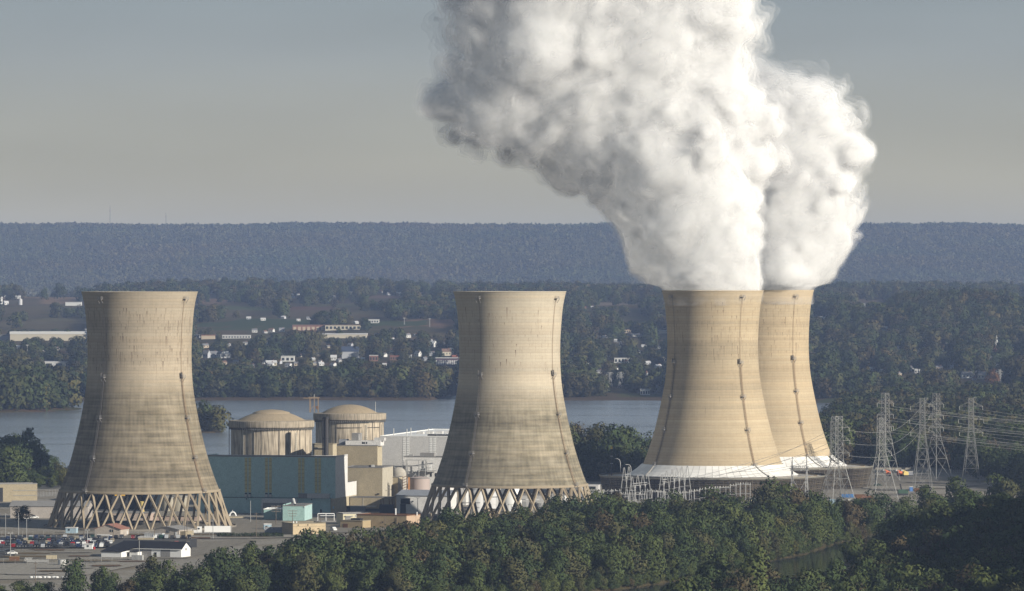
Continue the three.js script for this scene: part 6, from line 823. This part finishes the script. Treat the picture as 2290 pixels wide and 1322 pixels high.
// houses: [px, py base, width px, height px, wall, roof, turn]
const inTown = (l) => [l, l];
for (const [px, py, w, h, a, b, t, l, g] of [
  [452, 800, 12, 15, 'cream', 'roofGrey', 0.5, 'narrow cream house at the end of the riverside row'], [462, 801, 14, 18, 'grey', 'roofGrey', -0.6, 'tall grey house with a white lower front in the riverside row'], [477, 800, 18, 15, 'grey', 'roofGrey', 0.1, 'wide grey house in the middle of the riverside row'], [493, 801, 15, 16, 'white', 'roofGrey', -0.9, 'white gabled house in the riverside row'], [510, 801, 19, 15, 'white', 'roofPale', 0.05, 'white house with a broad pale roof at the end of the riverside row'],
  [606, 818, 24, 12, 'cream', 'roofPale', 0.2, 'low cream bungalow with a pale roof beside the flat white block'], [624, 814, 10, 9, 'grey', 'roofRed', -0.5, 'small red-roofed house beside the cream bungalow'], [746, 806, 13, 12, 'white', 'roofPale', 0, 'white house beside the blue-roofed building'], [758, 810, 8, 8, 'white', 'roofGrey', 0.6, 'little white house below the blue-roofed building'], [935, 797, 14, 12, 'white', 'roofGrey', -0.8, 'white gabled house among olive trees'], [950, 808, 8, 10, 'grey', 'roofGrey', 0.4, 'grey house near the dark mill'], [966, 776, 20, 14, 'white', 'roofPale', -0.6, 'white house with a long side wing on the slope above the mill'], [998, 796, 20, 16, 'cream', 'roofBrown', 0.2, 'cream two-storey house with a brown roof above the mill'], [1012, 794, 12, 16, 'grey', 'roofPale', -0.6, 'grey house with a tall chimney above the mill'], [1018, 808, 14, 14, 'white', 'roofRed', 0.1, 'white house with a red annex behind the mill'],
  [812, 806, 8, 7, 'white', 'roofPale', 0, ...inTown('small white house half hidden by the town trees')], [700, 806, 7, 6, 'white', 'roofPale', 0.4, ...inTown('small white house half hidden by the town trees')], [716, 812, 7, 6, 'white', 'roofGrey', -0.4, ...inTown('small white house half hidden by the town trees')], [860, 818, 9, 6, 'white', 'roofPale', 0.1, ...inTown('small white house half hidden by the town trees')], [455, 822, 8, 7, 'white', 'roofGrey', 0.3, ...inTown('small white house half hidden by the town trees')], [500, 815, 12, 8, 'tan', 'roofBrown', 0.4, 'tan cottage below the riverside row'],
  [13, 682, 10, 9, 'white', 'roofPale', 0.5, 'white farmhouse beside the silos'], [40, 668, 12, 7, 'white', 'roofPale', 0.1, 'white farm shed beside the poultry barn'], [14, 648, 8, 5, 'white', 'roofPale', 0, ...inTown('tiny white house on the far hill crest')], [472, 656, 8, 5, 'white', 'roofPale', 0, ...inTown('tiny white house on the far hill crest')], [617, 662, 9, 5, 'cream', 'roofPale', 0.3, ...inTown('tiny white house on the far hill crest')], [652, 662, 8, 5, 'cream', 'roofPale', -0.3, ...inTown('tiny white house on the far hill crest')], [667, 662, 8, 5, 'white', 'roofPale', 0.3, ...inTown('tiny white house on the far hill crest')], [746, 666, 11, 5, 'cream', 'roofPale', 0, ...inTown('tiny white house on the far hill crest')], [786, 656, 11, 4, 'cream', 'roofPale', 0, ...inTown('tiny white house on the far hill crest')], [869, 660, 8, 6, 'grey', 'roofGrey', 0.5, ...inTown('tiny white house on the far hill crest')], [897, 661, 7, 8, 'cream', 'roofPale', -0.7, ...inTown('tiny white house on the far hill crest')], [943, 663, 10, 9, 'white', 'roofGrey', -0.7, 'white house with a tall gable on the far hill crest'], [1036, 650, 7, 7, 'cream', 'roofBrown', 0.3, ...inTown('tiny white house on the far hill crest')],
  [588, 717, 11, 6, 'white', 'roofPale', 0.2, ...inTown('white house at the edge of the green hillside field')], [634, 713, 8, 7, 'grey', 'roofPale', -0.5, ...inTown('white house at the edge of the green hillside field')], [667, 718, 8, 5, 'white', 'roofPale', 0.2, ...inTown('white house at the edge of the green hillside field')], [692, 715, 13, 7, 'grey', 'roofGrey', 0.1, ...inTown('white house at the edge of the green hillside field')], [556, 714, 10, 6, 'grey', 'roofPale', 0.1, ...inTown('white house at the edge of the green hillside field')], [796, 724, 9, 6, 'white', 'roofPale', 0.6, ...inTown('white house at the edge of the green hillside field')],
  [1276, 812, 10, 9, 'white', 'roofBlue', -0.5, 'white house with a dark roof beside the middle tower'], [1352, 756, 9, 6, 'white', 'roofPale', 0.4, ...inTown('white house scattered on the wooded slope between the towers')], [1391, 776, 9, 13, 'white', 'roofGrey', -0.6, 'tall white house on the slope between the towers'], [1418, 752, 9, 6, 'white', 'roofPale', 0.3, ...inTown('white house scattered on the wooded slope between the towers')], [1440, 776, 11, 5, 'white', 'roofPale', 0.1, ...inTown('white house scattered on the wooded slope between the towers')], [1474, 780, 12, 8, 'white', 'roofGrey', -0.4, ...inTown('white house scattered on the wooded slope between the towers')], [1448, 816, 12, 9, 'grey', 'roofPale', 0.3, 'grey house below the scattered slope houses'], [1308, 692, 6, 6, 'cream', 'roofRed', 0, ...inTown('tiny house high on the wooded hill between the towers')], [1324, 689, 5, 4, 'white', 'roofPale', 0, ...inTown('tiny house high on the wooded hill between the towers')], [1349, 808, 7, 10, 'white', 'roofGrey', 0.9, 'white house end-on beside the rambling white building'], [1470, 876, 9, 14, 'white', 'roofGrey', -0.8, 'narrow white house on the shore behind the louvred tower'],
  [1820, 806, 8, 7, 'white', 'roofGrey', 0.3, ...inTown('white house peeping from the dark woods past the steaming towers')], [1843, 766, 7, 6, 'white', 'roofPale', -0.6, ...inTown('white house peeping from the dark woods past the steaming towers')], [1836, 712, 6, 4, 'white', 'roofPale', 0, ...inTown('white house peeping from the dark woods past the steaming towers')], [1846, 713, 8, 5, 'white', 'roofPale', 0.4, ...inTown('white house peeping from the dark woods past the steaming towers')], [1816, 708, 8, 4, 'white', 'roofPale', 0, ...inTown('white house peeping from the dark woods past the steaming towers')], [1934, 684, 8, 5, 'grey', 'roofPale', 0, ...inTown('white house peeping from the dark woods past the steaming towers')], [1975, 832, 12, 7, 'cream', 'roofPale', -0.5, 'pale roofed house above the gravel lot'], [1964, 780, 5, 7, 'white', 'roofPale', 0, ...inTown('white house peeping from the dark woods past the steaming towers')], [2037, 830, 6, 12, 'white', 'roofGrey', 0.9, 'narrow white house end-on above the pylons'], [2054, 786, 5, 6, 'white', 'roofPale', 0.4, ...inTown('white house peeping from the dark woods past the steaming towers')], [2108, 790, 6, 8, 'white', 'roofPale', 0.8, 'small white house with a tall white front on the knoll'], [2100, 826, 16, 8, 'tan', 'roofGrey', 0.1, 'tan house with a shaded porch above the pylons'], [2133, 826, 17, 9, 'grey', 'roofGrey', 0.1, 'grey house with a porch above the pylons'],
  [2162, 846, 23, 15, 'white', 'roofGrey', 0.12, 'white house with a wide grey roof above the lone pylon'], [2182, 845, 12, 15, 'grey', 'roofGrey', 0.1, 'grey house joined to a cream one above the lone pylon'], [2197, 848, 17, 17, 'cream', 'roofGrey', -0.5, 'cream house joined to a grey one above the lone pylon'], [2235, 822, 11, 8, 'white', 'roofPale', -0.5, 'white-roofed house below the church steeple'], [2213, 805, 5, 12, 'grey', 'roofGrey', 0.5, 'narrow grey house below the church steeple'], [2280, 662, 8, 4, 'white', 'roofPale', 0, 'tiny white house behind the top of the knoll']]) house(px, py, w, h, H[a], H[b], t, l, g);
{ // more of the town: small houses between the trees of the streets
  const r = rng(515), W = ['white', 'white', 'cream', 'grey', 'white', 'tan'], T = ['roofGrey', 'roofPale', 'roofGrey', 'roofBrown'];
  const rows = [[520, 760, 812, 822, 9], [540, 980, 772, 800, 12], [830, 1010, 745, 772, 6], [440, 560, 770, 786, 4], [560, 640, 742, 756, 4], [1262, 1480, 780, 842, 10], [1300, 1480, 720, 770, 6], [30, 180, 780, 802, 4], [1850, 2280, 790, 850, 10], [1830, 2100, 720, 780, 5], [620, 1000, 652, 668, 6]];
  for (const [a, b, c, d, n] of rows) for (let j = 0; j < n; j++) { const px = lerp(a, b, (j + 0.2 + 0.6 * r()) / n), w = W[Math.floor(r() * 6)], t = T[Math.floor(r() * 4)], s = 7 + r() * 6, py = lerp(c, d, r()); const where = px > 1800 ? 'in the woods past the steaming towers' : px > 1200 ? 'on the slope between the towers' : px < 200 ? 'above the wooded point' : py < 670 ? 'along the far hill crest' : py < 760 ? 'below the hillside fields' : 'in the streets of the riverside town'; const l = `small ${w} house with a ${t === 'roofPale' ? 'pale' : t === 'roofBrown' ? 'brown' : 'dark grey'} roof ${where}`; house(px, py, s * (py < 670 ? 0.7 : 1), s * (py < 670 ? 0.5 : 0.75), H[w], H[t], (r() - 0.5) * 1.6, l, l); }
}
{ // church steeple, silos, masts
  const [x, y, d] = landAt(2229, 788), k = d / F, o = thing('church', 'small church with a pointed white steeple on a brick tower', 'church', [x, y, -d], 0.3); box('tower', H.brick, o, -2.6, 2.6, 0, 8, -2.6, 2.6); box('belfry', H.white, o, -2.1, 2.1, 8, 12.5, -2.1, 2.1); box('belfry_opening', M.dark, o, -0.8, 0.8, 8.8, 11.4, 2.12, 2.2, ''); mb().rod(V(0, 12.5, 0), V(0, 20.5, 0), 2.3, 0.05, 8).build('spire', H.white, o); mb().box(-12, -2.7, 0, 5, -4, 4, 'd').build('nave', H.brick, o); clearView(2227, 7, 784, d - 3);
  for (const [px, py, r, h, l] of [[45, 682, 3.4, 8.5, 'silver grain silo with a cone roof by the farm'], [2, 680, 2.6, 11, 'tall white silo beside the farmhouse']]) { const [x2, y2, d2] = landAt(px, py), s = thing('grain_silo', l, 'silo', [x2, y2, -d2]); mb().rod(V(0, -0.5, 0), V(0, h, 0), r, r, 16).build('shell', px > 10 ? mat(0.5, 0.5, 0.5, 0.5) : H.white, s); mb().rod(V(0, h, 0), V(0, h + 2.4, 0), r + 0.1, 0.1, 16).build('cone_roof', H.roofPale, s); clearView(px, r / d2 * F, py - 3, d2); }
  for (const [px, py, h, l] of [[61, 806, 18, 'tall floodlight mast above the wooded point'], [904, 726, 9, 'thin mast on the green field'], [961, 731, 11, 'thin mast in front of the brown field'], [2118, 792, 13, 'thin mast on the knoll slope'], [2280, 785, 9, 'white mast past the church'], [192, 757, 12, 'white water tower mast over the long factory'], [969, 676, 14, 'thin mast below the hill crest']]) { const [x2, y2, d2] = landAt(px, py), s = thing('mast', l, 'mast', [x2, y2, -d2]); mb().rod(V(0, -0.5, 0), V(0, h, 0), 0.3, 0.22, 6).build('pole', H.roofPale, s); mb().bar(V(-1.6, h, 0), V(1.6, h, 0), 0.7, 0.5).build('head', H.white, s); clearView(px, 3, py - 6, d2); }
  for (const [px, h, l] of [[246, 62, 'radio mast on the ridge line, the taller of two'], [371, 40, 'radio mast on the ridge line, the shorter of two']]) { const s = thing('radio_mast', l, 'mast', [gx(px, 15450), 284, -15450]); mb().rod(V(0, -4, 0), V(0, h, 0), 0.9, 0.6, 5).build('pole', mat(0.2, 0.2, 0.2), s); mb().rod(V(0, h * 0.7, 0), V(0, h * 0.78, 0), 1.4, 1.4, 6).build('antenna', mat(0.3, 0.2, 0.2), s); }
  { const t = thing('rust_tree', 'rust orange tree in front of the small far pylons', 'tree', [gx(2222, 5280), 3, -5280], 1); t.scale.set(1.5, 1.75, 1.5); put('trunk', nearTrunks[1], barkMat, t); put('crown', nearCrowns[4], leafMat(0.125, 0.066, 0.035), t); clearView(2222, 9, 868, 5270); }
}
// ---------------------------------------------------------------- woods on the far bank and on the ridge
{
  const r = rng(77), spots = [];
  const autumn = (x, d, q) => { const c = FARLEAF[Math.floor(q * 5.999)], red = smooth(0.12, 0.45, noise(x / 60 + 40, d / 90) + 0.55 * (r() - 0.4)) * 0.4, t = 0.75 + 0.45 * r(); return [lerp(c[0], 0.09, red) * t, lerp(c[1], 0.055, red) * t, lerp(c[2], 0.035, red) * t]; };
  for (let d = 5190; d < 9700; ) {
    const step = lerp(10.8, 17, smooth(5300, 8600, d)), half = 1.12 * d * 1145 / F;
    for (let x = -half; x < half; x += step) {
      const xx = x + (r() - 0.5) * step * 0.9, dd = d + (r() - 0.5) * step * 1.1, h = farHeight(xx, dd);
      if (h < 0.7) { r(); continue; }
      const f = fieldAt(xx, dd); if (f && r() > 0.02) continue;
      const open = smooth(0.18, 0.36, noise(xx / 150 + 11, dd / 210)) * smooth(5700, 6500, dd) * (1 - smooth(250, 400, xx)); if (r() < open * 0.85) continue;
      const s = (0.72 + 0.62 * r()) * (dd < 5700 ? 1.12 : 1), sy = s * (0.85 + 0.4 * r()), top = pyOf(h + 17.5 * sy, dd), px = pxOf(xx, dd), wpx = 7.5 * s * F / dd;
      if (VIEWS.some((v) => dd < v[3] + 6 && Math.abs(px - v[0]) < v[1] + wpx * 0.55 && top < v[2])) continue;
      spots.push([Math.floor(r() * 5), place(xx, h - 0.3, -dd, s, sy, r() * 6.28), autumn(xx, dd, r())]);
    }
    d += step * 1.15;
  }
  const isle = [];
  for (let d = 3335; d < 5060; d += 11) { const half = 1.12 * d * 1145 / F; for (let x = -half; x < half; x += 10) { const xx = x + (r() - 0.5) * 9, dd = d + (r() - 0.5) * 10, h = wildHeight(xx, dd), q = r(), s = (xx < 0 ? 1.0 : 0.95) * (0.7 + 0.6 * r()) * (xx < -300 ? 1.45 : xx < 0 ? 0.9 : 0.95), c = autumn(xx, dd, r()); if (h > 0) isle.push([Math.floor(q * 5), place(xx, h - 0.4, -dd, s, s * (0.85 + 0.35 * q), q * 50), c]); } }
  woods('river_island_woods', 'dark green woods on the low islands in the river beyond the pylons', midCrowns, isle);
  woods('far_bank_woods', 'mixed green and rust autumn woods covering the far river bank and hills', midCrowns, spots);
  const tiles = [], tg = [1, 2, 3, 4].map((k) => farTile(60 + k, 52, 112));
  for (let d = 10300; d < 15950; d += 96) { const half = 1.1 * d * 1145 / F; for (let x = -half; x < half; x += 96) {
    if (d < 12600 && r() < 0.35) continue;
    const h = farHeight(x, d), sx = (farHeight(x + 48, d) - farHeight(x - 48, d)) / 96, sd = (farHeight(x, d + 48) - farHeight(x, d - 48)) / 96, q = r(), m = new THREE.Matrix4().set(1, 0, 0, x, sx, 1, -sd, h - 0.5, 0, 0, 1, -d, 0, 0, 0, 1);
    const t = 0.085 * (0.85 + 0.3 * r()), w = noise(x / 400 + 3, d / 300); m.multiply(new THREE.Matrix4().makeRotationY(Math.floor(q * 4) * Math.PI / 2)); if (q > -1) { const e = Math.floor(q * 4), [a, b] = [[sx, -sd], [sx, -sd]][0]; m.set(...[[1, 0, 0, x, a, 1, b, h - 0.5, 0, 0, 1, -d], [0, 0, 1, x, -b, 1, a, h - 0.5, -1, 0, 0, -d], [-1, 0, 0, x, -a, 1, -b, h - 0.5, 0, 0, -1, -d], [0, 0, -1, x, b, 1, -a, h - 0.5, 1, 0, 0, -d]][e], 0, 0, 0, 1); }
    tiles.push([Math.floor(r() * 4), m, [t * (1.0 + 0.3 * w), t * 0.98, t * 0.5]]);
  } }
  woods('ridge_forest', 'hazy blue forest covering the long flat mountain ridge', tg, tiles);
}

// ---------------------------------------------------------------- riverside trees in front of the plant, the bank below the camera, and the back of the island
{
  const r = rng(91);
  const list = [];                                                            // [x, y, d, scale, height scale, kind, region]
  const scatter = (x0, x1, d0, d1, step, inside, height, treeScale, region) => { for (let d = d0; d < d1; d += step) for (let x = x0; x < x1; x += step) { const xx = x + (r() - 0.5) * step * 0.95, dd = d + (r() - 0.5) * step * 0.95; const ok = inside(xx, dd), s = treeScale(xx, dd) * (0.66 + 0.75 * r() * r() + 0.2 * r()), q = r(), k = r(); if (!ok || Math.abs(pxOf(xx, dd) - CX) > 1300) continue; list.push([xx, height(xx, dd), dd, s, s * (0.78 + 0.42 * k), q, region]); } };
  // the last function gives each tree its size: younger, lower trees below the storage yard and along the inner edge of the wood
  scatter(-330, 330, 1860, 2790, 9.2, (x, d) => d > nearShore(x) + 0.5 && d < table(BACK, x) + 6 * noise(x / 12, 4), islandHeight, (x, d) => lerp(0.72, 1, smooth(-190, -90, x)) * (d > table(BACK, x) - 16 ? 0.82 : 1), 'riverside');
  for (let x = -60; x < 260; x += 1.7) { const d = nearShore(x) - 1 + 3.5 * r(), s = 0.28 + 0.22 * r(); list.push([x + r(), Math.max(-1.3, islandHeight(x, d)) - 0.3, d, s, s * (0.8 + 0.4 * r()), r(), 'riverside']); }
  scatter(20, 300, 1420, 2180, 9, (x, d) => nearHeight(x, d) > 0.5 && nearHeight(x, d) < 40, nearHeight, () => 1, 'slope');
  const yardEdge = (x) => table([[150, 3255], [200, 3290], [268, 3290], [284, 3060], [300, 2900], [330, 2850]], x);
  scatter(-345, -283, 2960, 3205, 11, (x, d) => d < farShore(x) - 8, islandHeight, () => 1.25, 'island');
  scatter(-283, -252, 2960, 3040, 9, (x, d) => true, islandHeight, () => 0.6, 'island');
  scatter(12, 96, 3085, 3205, 10, (x, d) => d < farShore(x) - 6, islandHeight, (x, d) => 1.5 + 0.25 * noise(x / 16, 3), 'island');
  scatter(160, 345, 2850, 3370, 10.5, (x, d) => d < farShore(x) - 6 && d > yardEdge(x), islandHeight, (x, d) => 1.3 + 0.2 * noise(x / 20, 5), 'island');
  scatter(-20, 160, 3110, 3205, 10, (x, d) => d < farShore(x) - 6 && x > 96, islandHeight, () => 0.9, 'island');
  const kind = (q, x, d, region) => {  const n = noise(x / 32 + 7, d / 40); return n > 0.28 ? (q < 0.6 ? 6 : 3) : q < 0.34 ? 0 : q < 0.58 ? 1 : q < 0.74 ? 2 : q < 0.86 ? 3 : q < 0.95 ? 4 : q < 0.98 ? 5 : 6; };
  const seen = list.filter((t) => t[6] !== 'island' && Math.abs(pxOf(t[0], t[2]) - CX) < 1150 && pyOf(t[1] + 15 * t[4], t[2]) < 1326).sort((a, b) => a[2] - b[2]);
  const river = seen.filter((t) => t[6] === 'riverside' && t[3] > 0.52).slice(0, 215), slope = seen.filter((t) => t[6] === 'slope').slice(0, 85), single = new Set([...river, ...slope]);
  const WORD = ['mid green', 'dark green', 'bright green', 'olive brown', 'deep green', 'yellowing', 'rusty brown'], protos = new Map();
  for (const t of single) {
    const k = kind(t[5], t[0], t[2], t[6]), v = Math.floor(t[5] * 997) % 7, key = k + ',' + v, slopeSide = t[6] === 'slope';
    const px = pxOf(t[0], t[2]), size = t[4] > 1.02 ? 'tall ' : t[4] < 0.78 ? 'low ' : '', edge = t[2] < nearShore(t[0]) + 22;
    const where = slopeSide ? (px < 1880 ? 'on the sunlit mound by the channel' : nearHeight(t[0], t[2]) > 10 ? 'high on the shaded slope' : 'low on the shaded slope by the channel') : (px < 330 ? 'in the strip below the storage yard' : px < 660 ? 'in the wood below the car park' : px < 950 ? 'in the wood below the tan warehouse' : px < 1330 ? 'before the middle cooling tower' : px < 1700 ? 'in the wood before the switchyard' : 'before the depot and pylons') + (edge ? ", at the water's edge" : '');
    const label = `${size}${WORD[k]} leafy tree ${where}`, group = `${size}${WORD[k]} trees ${where}`;
    const o = thing('leafy_tree', label, 'tree', [t[0], t[1], -t[2]], t[5] * 61, group); o.scale.set(t[3], t[4], t[3]);
    put('trunk', nearTrunks[v], barkMat, o); put('crown', nearCrowns[v], leafMats[k], o);
  }
  const rest = (region) => list.filter((t) => !single.has(t) && t[6] === region).map((t) => { const k = kind(t[5], t[0], t[2], t[6]), c = LEAF[k]; return [Math.floor(t[5] * 997) % 7, place(t[0], t[1], -t[2], t[3], t[4], t[5] * 61), c]; });
  woods('riverside_wood', 'dense green canopy of the riverside wood behind its front trees', nearCrowns, rest('riverside'));
  woods('slope_wood', 'dark wood higher up the near slope across the narrow channel', nearCrowns, rest('slope'));
  woods('island_wood', 'tall dark trees along the back shore of the island', nearCrowns, rest('island'));
  console.log('singles', river.length, slope.length, seen.length);
}
renderer.render(scene, camera);
